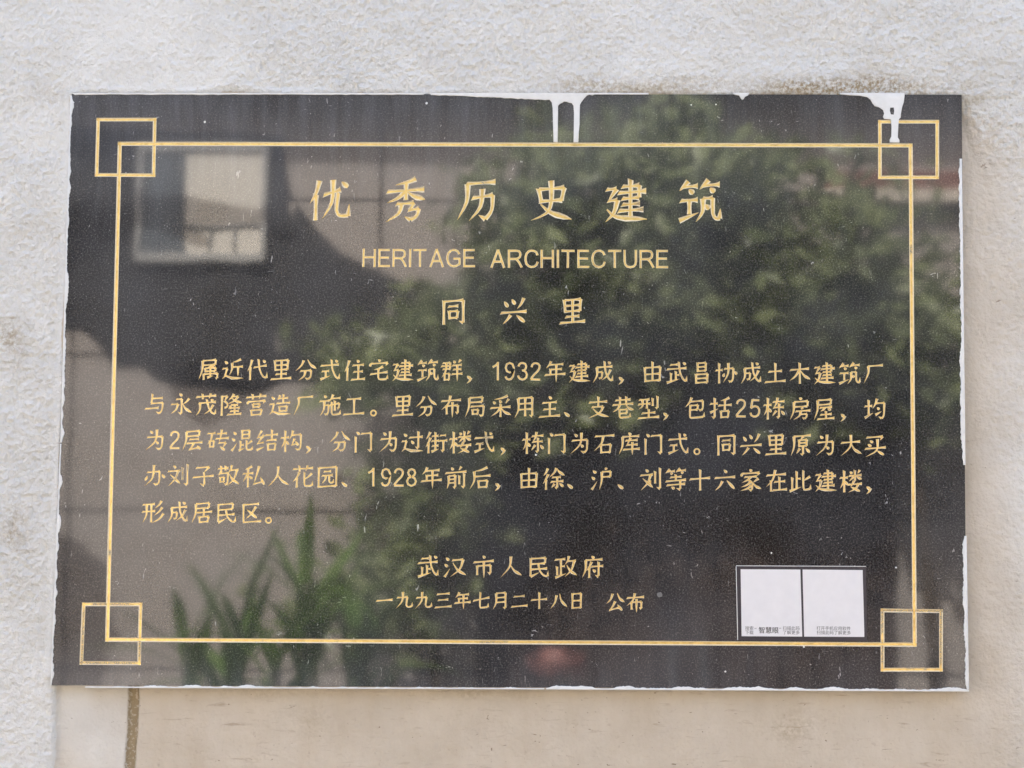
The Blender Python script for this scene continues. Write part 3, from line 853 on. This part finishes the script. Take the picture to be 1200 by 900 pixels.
# bottom edge
blob('paint_smear', ragged((1135.5, 809), (640, 806.5), bumps(6, .6, 3.4, 22), seed=6), M_PAINT, plaque)
blob('paint_smear', ragged((638, 806.5), (100, 804.5), bumps(7, .2, 1.8, 26), seed=7), M_PAINT, plaque)
# top edge: bead of paint with two long runs that stop at the gold line
top = [(503, 109), (505, 111.5)] + [(x, 111.5 + (x - 505) / 140 * 6 + random.uniform(-.5, .5)) for x in range(511, 640, 4)]
top += [(644, 117), (646.5, 120), (647.6, 127), (648, 145), (648.6, 166.5), (653.6, 166.8), (653.8, 145), (654, 124), (656, 122), (659, 120.5), (661, 119.2), (664, 119.4), (667, 120.5),
        (670, 121), (672, 124), (672.6, 132), (672.4, 150), (672, 167), (677.8, 167), (678.2, 156), (679.2, 146), (679.4, 132), (679.6, 123), (681.5, 119.5), (685, 115), (688, 112), (691, 111.2), (694, 112.2), (697, 111), (760, 111), (760, 109)]
blob('paint_drip', top, M_PAINT, plaque)
d2 = [(984, 109), (985, 110.8), (995, 111.8), (1008, 112.5), (1016, 114), (1020, 117), (1022, 121), (1025, 124.5), (1030, 126), (1034.5, 129), (1036, 133), (1034.6, 137), (1036, 139.6),
      (1043.4, 140), (1044.6, 148), (1044.4, 160), (1042.4, 164), (1042.6, 167.2), (1054, 167.2), (1054, 164.4), (1052, 161), (1052.6, 148), (1053.4, 139.8), (1055.4, 138), (1055.6, 134), (1057, 126), (1059, 120), (1060, 112), (1060, 109)]
blob('paint_drip', d2, M_PAINT, plaque)
blob('paint_chip', [(1043, 126.5), (1047, 126.3), (1047.6, 130), (1047, 134.6), (1043.8, 134.2), (1042.6, 130)], M_GRANITE, plaque, y0=-.0011, th=.0002)
blob('paint_drip', [(858, 109), (861, 111.2), (866, 112), (868, 115.5), (869.6, 117), (871.4, 116.4), (873, 113.5), (876.5, 112), (878, 109)], M_PAINT, plaque)
blob('paint_smear', [(84, 109)] + [(x, 111 + random.uniform(-.2, .5)) for x in range(88, 500, 6)] + [(500, 109)], M_PAINT, plaque)
# the old screw plug and small lime spots
for (x, y, r_) in ((773, 697, 3.4), (86, 120, 1.2), (839, 122.5, .9), (810, 123, .9), (942, 758, 1.2), (904, 648, 1.0), (1050, 665, 1.1), (240, 143, 1.4), (850, 787, 1.2), (500, 121, 1.5), (628, 533, 1.3)):
    blob('lime_spot', [(x + r_ * math.cos(t) * random.uniform(.8, 1.1), y + r_ * math.sin(t) * random.uniform(.8, 1.1)) for t in [k * math.pi / 5 for k in range(10)]],
         M_PAINT if r_ < 3 else M_FRAME, plaque, th=.0003)

# ================================================================ the sticker
M_FILM = mat_simple('dark_film', (.035, .03, .04), (.05, .045, .055), 200, .35)
M_CARD = mat_simple('white_card', (.80, .80, .81), (.84, .84, .85), 90, .4)
M_INK = mat_simple('grey_ink', (.06, .06, .065), (.10, .10, .10), 200, .6)
def quad_plate(name, c, y0, y1, mat, parent, bevel=0):
    pts = [P(*q) for q in c]
    bm = bmesh.new()
    f = [bm.verts.new((x, y1, z)) for x, z in pts]; b = [bm.verts.new((x, y0, z)) for x, z in pts]
    bm.faces.new(f); bm.faces.new(b[::-1])
    for i in range(4):
        j = (i + 1) % 4; bm.faces.new((f[i], f[j], b[j], b[i]))
    bmesh.ops.recalc_face_normals(bm, faces=bm.faces)
    return bm_obj(name, bm, mat, parent)
sx_, sz_ = P(939, 751)
st = thing('sticker', 'rectangular dark-edged sticker with two white cards in the lower right of the black plaque', 'sticker', (sx_, -.0005, sz_))
quad_plate('film', [(862.5, 663), (1015, 663.5), (1016, 751.5), (864.5, 750.5)], -.00005, -.00040, M_FILM, st)
cards = [quad_plate('card', [(867.8, 667), (937.8, 667.4), (940, 746), (869, 745.5)], -.00042, -.00070, M_CARD, st),
         quad_plate('card', [(940.4, 667.4), (1010.8, 668), (1012.8, 746.4), (942.3, 746)], -.00042, -.00070, M_CARD, st)]
quad_plate('film_edge', [(862.4, 662.6), (1014.8, 663.3), (1014.8, 664), (862.6, 663.4)], -.00042, -.00055, M_PAINT, st)
quad_plate('film_edge', [(862.2, 663.6), (863.0, 663.6), (864.8, 750), (864.0, 750)], -.00042, -.00055, M_PAINT, st)
def caption(body, px, py, size_px, card, bold=0):
    cu = bpy.data.curves.new('caption', 'FONT'); cu.body = body; cu.size = size_px * PITCH; cu.align_x = 'LEFT'; cu.offset = bold
    t = bpy.data.objects.new('caption', cu); COL.objects.link(t)
    bpy.context.view_layer.update()
    me = bpy.data.meshes.new_from_object(t.evaluated_get(bpy.context.evaluated_depsgraph_get()))
    bpy.data.objects.remove(t)
    x, z = P(px, py)
    me.transform(Matrix.Translation((x, -.00076, z)) @ Matrix.Rotation(math.pi / 2, 4, 'X'))
    me.materials.clear(); me.materials.append(M_INK)
    o = bpy.data.objects.new('caption', me); COL.objects.link(o); o.parent = card
caption('搜索', 873, 737.9, 4.9, cards[0]); caption('下载', 873, 742.9, 4.9, cards[0])
caption('“', 884, 739.5, 5.5, cards[0]); caption('智慧眼', 888.8, 741.3, 7.7, cards[0], .00008); caption('”', 913, 739.5, 5.5, cards[0])
caption('扫描此码', 917, 737.9, 4.9, cards[0]); caption('了解更多', 917, 742.9, 4.9, cards[0])
caption('打开手机应用软件', 956.6, 738, 4.9, cards[1]); caption('扫描此码了解更多', 956.8, 743, 4.9, cards[1])

# ================================================================ what stands across the lane (seen mirrored in the stone)
g = bm_obj('ground', box(-30, 30, -30, 30, -.3, 0), M_GROUND); g['kind'] = 'structure'

YB = 4.0                           # the facing wall stands four metres away
def wallpt(px, py): return Q(px, py, YB)
bw = thing('boundary_wall', 'wall of large beige stone panels across the lane behind the shrub', 'wall', (0, -YB, 0))
bm_obj('core', box(-5, 5, -YB - .22, -YB - .021, 0, 3.0), M_MORTAR, bw)
zj = [wallpt(90, y)[1] for y in (598, 418, 235)]
zr = [0.02]; step = (zj[2] - zj[0]) / 2
z = zj[0]
while z > .3: z -= step
rows_z = [z + step * i for i in range(12) if z + step * i < 3.3]
x_first = wallpt(82, 500)[0]; pw = 1.0
gate_x0, gate_x1, gate_top = wallpt(565, 600)[0], wallpt(1045, 600)[0], wallpt(800, 492)[1]
pj = .004
def panel_mesh(w, h):
    bm = box(-w / 2 + pj, w / 2 - pj, -.012, .012, -h / 2 + pj, h / 2 - pj, .004)
    me = bpy.data.meshes.new('stone_panel'); bm.to_mesh(me); bm.free(); me.materials.append(M_STONE); return me
pmesh = {}
def put_panel(x0, x1, z0, z1):
    if x1 - x0 < .05 or z1 - z0 < .05: return
    key = (round(x1 - x0, 3), round(z1 - z0, 3))
    if key not in pmesh: pmesh[key] = panel_mesh(*key)
    o = bpy.data.objects.new('stone_panel', pmesh[key]); COL.objects.link(o); o.parent = bw
    o.location = ((x0 + x1) / 2, -YB - .010 + random.uniform(-.002, .002), (z0 + z1) / 2)
edges_z = [0.0] + rows_z + [3.0]
edges_z = sorted({round(e, 4) for e in edges_z if 0 <= e <= 3.0})
for ri in range(len(edges_z) - 1):
    z0, z1 = edges_z[ri], edges_z[ri + 1]
    off = 0 if ri % 2 else .5
    k = -5
    x = x_first - 4 + off * 0
    while x < 5:
        x0, x1 = x, x + pw
        if z0 < gate_top - .02 and x1 > gate_x0 and x0 < gate_x1:
            zz = min(z1, gate_top)
            if x0 < gate_x0: put_panel(x0, gate_x0, z0, z1)
            if x1 > gate_x1: put_panel(gate_x1, x1, z0, z1)
            if z1 > gate_top: put_panel(max(x0, gate_x0), min(x1, gate_x1), gate_top, z1)
        else:
            put_panel(x0, x1, z0, z1)
        x += pw
print('WALL', zj, x_first, gate_x0, gate_x1, gate_top, 'top', wallpt(600, 110), wallpt(600, 165), wallpt(600, 810))
bm_obj('coping', box(-5.05, 5.05, -YB - .30, -YB + .26, 3.002, 3.09, .01), M_TILE, bw)
for k in range(34):
    x = -5 + k * .3
    o = bm_obj('coping_tile', box(x + .006, x + .294, -YB - .31, -YB + .29, 3.092, 3.13, .008), M_TILE, bw)

gt = thing('double_gate', 'closed dark brown double gate of upright boards set in the beige panel wall', 'gate', ((gate_x0 + gate_x1) / 2, -YB, 0))
nb = 12; bwid = (gate_x1 - gate_x0 - .12) / nb
bm0 = box(-bwid / 2 + .003, bwid / 2 - .003, -.015, .015, .03, gate_top - .07, .004)
gm = bpy.data.meshes.new('board'); bm0.to_mesh(gm); bm0.free(); gm.materials.append(M_WOOD)
for k in range(nb):
    o = bpy.data.objects.new('board', gm); COL.objects.link(o); o.parent = gt
    o.location = (gate_x0 + .06 + bwid * (k + .5), -YB + .03 + random.uniform(-.002, .002), 0)
bm_obj('lintel', box(gate_x0, gate_x1, -YB - .015, -YB + .06, gate_top - .06, gate_top - .002, .004), M_WOOD, gt)
for x in (gate_x0 + .002, gate_x1 - .06):
    bm_obj('gate_post', box(x, x + .056, -YB - .015, -YB + .062, 0, gate_top - .062, .004), M_WOOD, gt)
xm = (gate_x0 + gate_x1) / 2
for s in (-1, 1):
    bm_obj('pull_handle', tube([(xm + s * .05, -YB + .046, 1.0), (xm + s * .05, -YB + .09, 1.02), (xm + s * .05, -YB + .09, 1.18), (xm + s * .05, -YB + .046, 1.2)], [.008] * 4), M_FRAME, gt)

M_SILL = mat_simple('pale_aluminium', (.42, .42, .41), (.50, .50, .48), 20, .5)
k_ = NT('dull_pane'); M_PANE = k_.set((.16, .18, .20), .15, spec=.8)
k_ = NT('pale_blind')
M_BLIND = k_.set((.80, .76, .68), .5)
# near-black sheet standing in for a shadow on the facing wall, around the window
def shadow_sheet():
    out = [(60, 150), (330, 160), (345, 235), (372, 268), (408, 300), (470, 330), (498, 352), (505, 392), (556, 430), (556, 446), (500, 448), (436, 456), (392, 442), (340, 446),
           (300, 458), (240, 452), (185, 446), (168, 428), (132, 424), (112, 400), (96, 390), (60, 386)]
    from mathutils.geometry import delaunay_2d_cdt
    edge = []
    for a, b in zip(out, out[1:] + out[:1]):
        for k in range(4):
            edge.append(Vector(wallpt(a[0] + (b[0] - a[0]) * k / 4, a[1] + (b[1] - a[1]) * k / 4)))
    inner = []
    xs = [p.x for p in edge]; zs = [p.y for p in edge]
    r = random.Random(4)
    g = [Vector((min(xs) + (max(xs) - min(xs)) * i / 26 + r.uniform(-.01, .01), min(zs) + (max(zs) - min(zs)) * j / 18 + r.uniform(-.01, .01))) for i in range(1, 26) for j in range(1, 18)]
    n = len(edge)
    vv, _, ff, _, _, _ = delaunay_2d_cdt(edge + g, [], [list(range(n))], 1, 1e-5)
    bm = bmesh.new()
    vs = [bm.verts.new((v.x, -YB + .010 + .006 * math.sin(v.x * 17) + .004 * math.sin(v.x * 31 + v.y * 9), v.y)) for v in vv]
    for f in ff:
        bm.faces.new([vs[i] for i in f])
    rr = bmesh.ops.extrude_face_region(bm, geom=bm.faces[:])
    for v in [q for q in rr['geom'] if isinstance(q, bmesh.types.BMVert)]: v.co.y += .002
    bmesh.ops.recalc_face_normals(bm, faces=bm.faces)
    o = bm_obj('painted_shadow', bm, mat_simple('shadow_black', (.022, .022, .023), (.038, .037, .037), 6, .7), None, True)
    o['label'] = 'near black sheet standing in for a shadow on the beige panel wall around the small window'; o['category'] = 'tarpaulin'  # no real tarpaulin: the sheet stands in for a shadow
shadow_sheet()

# window with a pale blind high in the facing wall
wx0, wz1 = wallpt(172, 182); wx1, wz0 = wallpt(306, 297); wxm = wallpt(222, 240)[0]
wt = thing('wall_window', 'small window with a grey frame, one dull pane and one pale reflective pane', 'window', ((wx0 + wx1) / 2, -YB, wz0))
for (a, b, c, d) in ((wx0 - .02, wx1 + .02, wz0 - .03, wz0), (wx0 - .02, wx1 + .02, wz1, wz1 + .03), (wx0 - .02, wx0, wz0 + .001, wz1 - .001), (wx1, wx1 + .02, wz0 + .001, wz1 - .001)):
    bm_obj('frame', box(a, b, -YB + .025, -YB + .05, c, d, .003), M_SILL, wt)
bm_obj('pane', box(wx0 + .001, wxm, -YB + .030, -YB + .038, wz0 + .001, wz1 - .001), M_PANE, wt)
pane = bm_obj('pane', box(wxm + .002, wx1 - .001, -YB + .030, -YB + .038, wz0 + .001, wz1 - .001), M_BLIND, wt)
for t_ in (.33, .66):
    xx = wxm + (wx1 - wxm) * t_
    bm_obj('glazing_bar', box(xx - .004, xx + .004, -YB + .039, -YB + .044, wz0 + .002, wz0 + (wz1 - wz0) * .24), M_FRAME, wt)
zz = wz0 + (wz1 - wz0) * .25
bm_obj('glazing_bar', box(wxm + .003, wx1 - .002, -YB + .039, -YB + .046, zz - .004, zz + .004), M_FRAME, wt)

# terracotta band and pale ledge at the right end
x0, z0 = wallpt(962, 226); x1 = 3.0; z1 = wallpt(962, 203)[1]
lg = thing('wall_ledge', 'red terracotta band over a pale ledge near the right end of the panel wall', 'ledge', ((x0 + x1) / 2, -YB, z0))
bm_obj('band', box(x0, x1, -YB + .003, -YB + .05, z0, z1, .004), M_TERRA, lg)
bm_obj('sill', box(x0 - .02, x1, -YB + .003, -YB + .08, z0 - .04, z0 - .001, .004), mat_simple('pale_stone', (.62, .56, .48), (.70, .64, .55), 10, .8), lg)

# ---------------------------------------------------------------- foliage
def leaf_cloud(name, centers, mat, parent, size, aspect=2.2, seed=1, droop=.3):
    r = np.random.default_rng(seed)
    n = len(centers)
    C_ = np.asarray(centers)
    th = r.uniform(0, 2 * np.pi, n); ph = r.normal(-droop, .5, n)
    ax = np.stack([np.cos(th) * np.cos(ph), np.sin(th) * np.cos(ph), np.sin(ph)], 1)
    rv = r.normal(size=(n, 3)) * .6 + [0, .7, .7]          # leaves turn their faces to the light
    sd = np.cross(ax, rv); sd /= np.linalg.norm(sd, axis=1)[:, None]
    nn = np.cross(ax, sd)
    s = size * r.uniform(.6, 1.35, n)[:, None]
    w = s / aspect
    p0 = C_ - ax * s * .5; p3 = C_ + ax * s * .5
    a = C_ - ax * s * .12 + sd * w * .5 + nn * w * .12; b = C_ - ax * s * .12 - sd * w * .5 + nn * w * .12
    m_ = C_ - ax * s * .08
    V = np.stack([p0, a, p3, b, m_], 1).reshape(-1, 3)
    i = np.arange(n)[:, None] * 5
    Fc = np.concatenate([i + [0, 4, 1], i + [1, 4, 2], i + [2, 4, 3], i + [3, 4, 0]], 0)
    o = mesh_obj(name, V.tolist(), Fc.tolist(), mat, parent)
    o['kind'] = 'stuff'
    return o

def shrub(name, label, cat, blobs, base, n, size, mat, seed, stems=5):
    t = thing(name, label, cat, base)
    r = np.random.default_rng(seed)
    cs = []
    vol = np.array([b[3] * b[4] * b[5] for b in blobs]); k = (vol / vol.sum() * n).astype(int)
    for (cx, cy, cz, rx, ry, rz), kk in zip(blobs, k):
        # leaves sit in clusters on twigs
        m_ = max(3, kk // 14)
        d = r.normal(size=(m_, 3)); d /= np.linalg.norm(d, axis=1)[:, None]
        cl = d * r.uniform(.45, 1.05, (m_, 1)) * [rx, ry, rz] + [cx, cy, cz]
        for q in cl:
            cs.append(q + r.normal(size=(14, 3)) * [.065, .05, .05])
        zt_ = min(b_[2] for b_ in blobs)
        bm = tube([base, (base[0] + .02, base[1], zt_ * .6), (base[0] - .03, base[1], zt_ * .97), (cx, cy, cz)], [.022, .018, .014, .006], 6)
        bm_obj('stem', bm, M_BARK, t, True)
    cs = np.concatenate(cs)
    cs[:, 1] = np.maximum(cs[:, 1], -YB + .04)
    leaf_cloud('foliage', cs, mat, t, size, seed=seed)
    return t

def bl(px, py, y, rx, rz, ry=.25):
    x, z = Q(px, py, y); return (x, -y, z, rx, ry, rz)
shrub('climbing_shrub', 'large leafy climbing shrub spreading over the upper right of the panel wall', 'shrub',
      [bl(900, 330, 3.6, .62, .42), bl(760, 300, 3.6, .55, .40), bl(620, 330, 3.65, .38, .30), bl(700, 215, 3.65, .42, .18), bl(1000, 380, 3.6, .42, .30),
       bl(850, 250, 3.6, .40, .20), bl(480, 410, 3.7, .26, .16), bl(560, 400, 3.7, .28, .16), bl(1090, 420, 3.65, .25, .2), bl(600, 470, 3.6, .34, .10), bl(440, 440, 3.6, .20, .12), bl(780, 160, 3.7, .30, .08)],
      (Q(1085, 500, 3.7)[0], -3.72, 0), 6300, .088, M_LEAF, 5)
shrub('small_bush', 'loose bush of mid green leaves against the panel wall left of the brown gate', 'bush',
      [bl(530, 560, 3.75, .12, .30), bl(500, 640, 3.7, .16, .12), bl(430, 700, 3.6, .2, .14), bl(560, 500, 3.7, .16, .14), bl(390, 720, 3.5, .25, .10), bl(470, 600, 3.6, .14, .2)],
      (Q(520, 700, 3.72)[0], -3.72, 0), 1100, .075, M_LEAF, 9)

def spear_plant(px, top_py, y, n, seed, label, pot_mat):
    r = random.Random(seed)
    x, zt = Q(px, top_py, y)
    zc = zt - .26
    t = thing('potted_plant', label, 'potted plant', (x, -y, 0), 'spear leaved plants in pots along the panel wall')
    bm = bmesh.new()
    prof = [(.09, 0), (.13, .02), (.16, .26), (.175, .265), (.175, .30), (.15, .30), (.145, .25)]
    rings = [[bm.verts.new((x + rr * math.cos(a), -y + rr * math.sin(a), zz)) for a in [2 * math.pi * i / 20 for i in range(20)]] for rr, zz in prof]
    for a, b in zip(rings, rings[1:]):
        for i in range(20): bm.faces.new((a[i], a[(i + 1) % 20], b[(i + 1) % 20], b[i]))
    bm.faces.new(rings[-1]); bm.faces.new(rings[0][::-1])
    bmesh.ops.recalc_face_normals(bm, faces=bm.faces)
    bm_obj('pot', bm, pot_mat, t)
    bm_obj('stem', tube([(x, -y, .24), (x + .02, -y, zc * .6), (x, -y, zc + .05)], [.022, .018, .012], 8), M_STEM, t, True)
    for k in range(n):
        a = 2 * math.pi * k / n * 2.4 + r.uniform(-.3, .3)
        r_w = r.uniform(.013, .023); up = r.uniform(.15, 1.3); ln = r.uniform(.20, .38)
        zb = zc - .30 * (k / n) + .05
        V = []; Fc = []
        dirx, diry = math.cos(a), math.sin(a)
        for i in range(7):
            u = i / 6
            ang = up - u * u * .9
            px_ = ln * (u * math.cos(up) * .9 + .05 * u); pz = ln * (u * math.sin(up) - .35 * u * u * (1.4 - up))
            w = r_w * math.sin(math.pi * min(1, .12 + u * .88)) + .001
            cx, cy, cz = x + dirx * px_, -y + diry * px_, zb + pz
            V += [(cx - diry * w, cy + dirx * w, cz + w * .3), (cx, cy, cz), (cx + diry * w, cy - dirx * w, cz + w * .3)]
        for i in range(6):
            Fc += [(3 * i, 3 * i + 1, 3 * i + 4, 3 * i + 3), (3 * i + 1, 3 * i + 2, 3 * i + 5, 3 * i + 4)]
        mesh_obj('leaf', V, Fc, M_LEAF2, t, True)
M_POT2 = mat_simple('grey_pot', (.18, .18, .17), (.25, .25, .24), 20, .8)
spear_plant(362, 588, 2.9, 20, 3, 'tallest spear leaved plant, its crown highest above the others, in a grey pot', M_POT2)
spear_plant(282, 640, 2.9, 20, 4, 'broad spear leaved plant in a terracotta pot, left of the tallest one', M_TERRA)
spear_plant(222, 662, 3.1, 18, 5, 'low spear leaved plant in a grey pot, furthest left of the potted plants', M_POT2)
spear_plant(425, 650, 3.1, 20, 6, 'bushy spear leaved plant in a terracotta pot, nearest to the brown gate', M_TERRA)

spear_plant(325, 672, 2.7, 18, 14, 'shortest spear leaved plant in a terracotta pot, in front of the two tallest', M_TERRA)

# a pink bloom low in the middle
def flower(px, py, y):
    x, z = Q(px, py, y)
    t = thing('flowering_plant', 'single drooping pink bloom on a thin stem in front of the brown gate', 'flower', (x, -y, 0))
    bm_obj('stem', tube([(x + .05, -y, 0), (x + .03, -y, z * .6), (x + .02, -y, z)], [.008, .006, .004], 8), M_STEM, t, True)
    r = random.Random(2)
    V = []; Fc = []
    for k in range(46):
        a = r.uniform(0, 2 * math.pi); e = r.uniform(-.6, 1.2)
        d = Vector((math.cos(a) * math.cos(e) * 1.5, math.sin(a) * math.cos(e), math.sin(e) * .55))
        c = Vector((x, -y, z)) + d * .045
        u = d.cross(Vector((0, 0, 1))).normalized() * .022; n = d.normalized() * .012; w = u.cross(d).normalized() * .02
        b = len(V); V += [c - u - w, c + u - w, c + u * .7 + w + n, c - u * .7 + w + n, c + n]
        Fc += [(b, b + 1, b + 4), (b + 1, b + 2, b + 4), (b + 2, b + 3, b + 4), (b + 3, b, b + 4)]
    mesh_obj('bloom', V, Fc, mat_simple('pink_petal', (.30, .13, .11), (.40, .19, .16), 30, .6), t)
    for s_ in (-1, 1):
        c = Vector((x + .03, -y, z * .7))
        mesh_obj('leaf', [c, c + Vector((s_ * .06, .02, .05)), c + Vector((s_ * .13, .01, .03)), c + Vector((s_ * .06, -.02, .02))], [(0, 1, 2, 3)], M_LEAF2, t)
flower(652, 778, 2.9)

# unseen tree added so that its crown throws shade on the facing wall
def added_shade_tree():
    cx, cz = wallpt(250, 300)
    c = Vector((cx, -YB, cz)) + sun_dir * 1.35
    base = (-2.6, c.y, 0)
    t = thing('added_shade_tree', 'added unseen tree at the left, its crown laid out to shade the facing wall', 'tree', base)
    r = np.random.default_rng(3)
    # clumps of the crown, each given by where its shade lies on the facing wall (metres); a gap lets the sun reach the window
    gap = (wallpt(226, 300), wallpt(302, 186))
    pts = []
    for (px, py, rx, rz, n) in ((75, 730, .14, .22, 420), (40, 330, .10, .20, 200), (250, 460, .10, .05, 60)):
        x0_, z0_ = wallpt(px, py)
        d = r.normal(size=(n, 2)); d /= np.linalg.norm(d, axis=1)[:, None]
        d *= r.uniform(0, 1, (n, 1)) ** .5
        q = np.stack([x0_ + d[:, 0] * rx, np.full(n, -YB), z0_ + d[:, 1] * rz], 1)
        keep = ~((q[:, 0] > gap[0][0] - .07) & (q[:, 0] < gap[1][0] + .06) & (q[:, 2] > gap[0][1] - .07) & (q[:, 2] < gap[1][1] + .05))
        q = q[keep]
        pts.append(q + np.array(sun_dir)[None, :] * r.uniform(1.15, 1.55, (len(q), 1)))
    leaf_cloud('crown', np.concatenate(pts), M_LEAF3, t, .10, 1.5, 8)
    bm_obj('trunk', tube([base, (-2.55, c.y, 1.6), (-2.3, c.y, 2.8), (-1.8, c.y, 3.5)], [.09, .075, .06, .045], 12), M_BARK, t, True)
    for e in ((c.x, c.y, c.z), (c.x - .4, c.y + .1, c.z + .1), (c.x + .3, c.y - .05, c.z)):
        bm_obj('limb', tube([(-1.82, c.y, 3.48), ((e[0] - 1.8) / 2, c.y, (e[2] + 3.6) / 2), e], [.04, .03, .012], 8), M_BARK, t, True)
added_shade_tree()
finish_things()
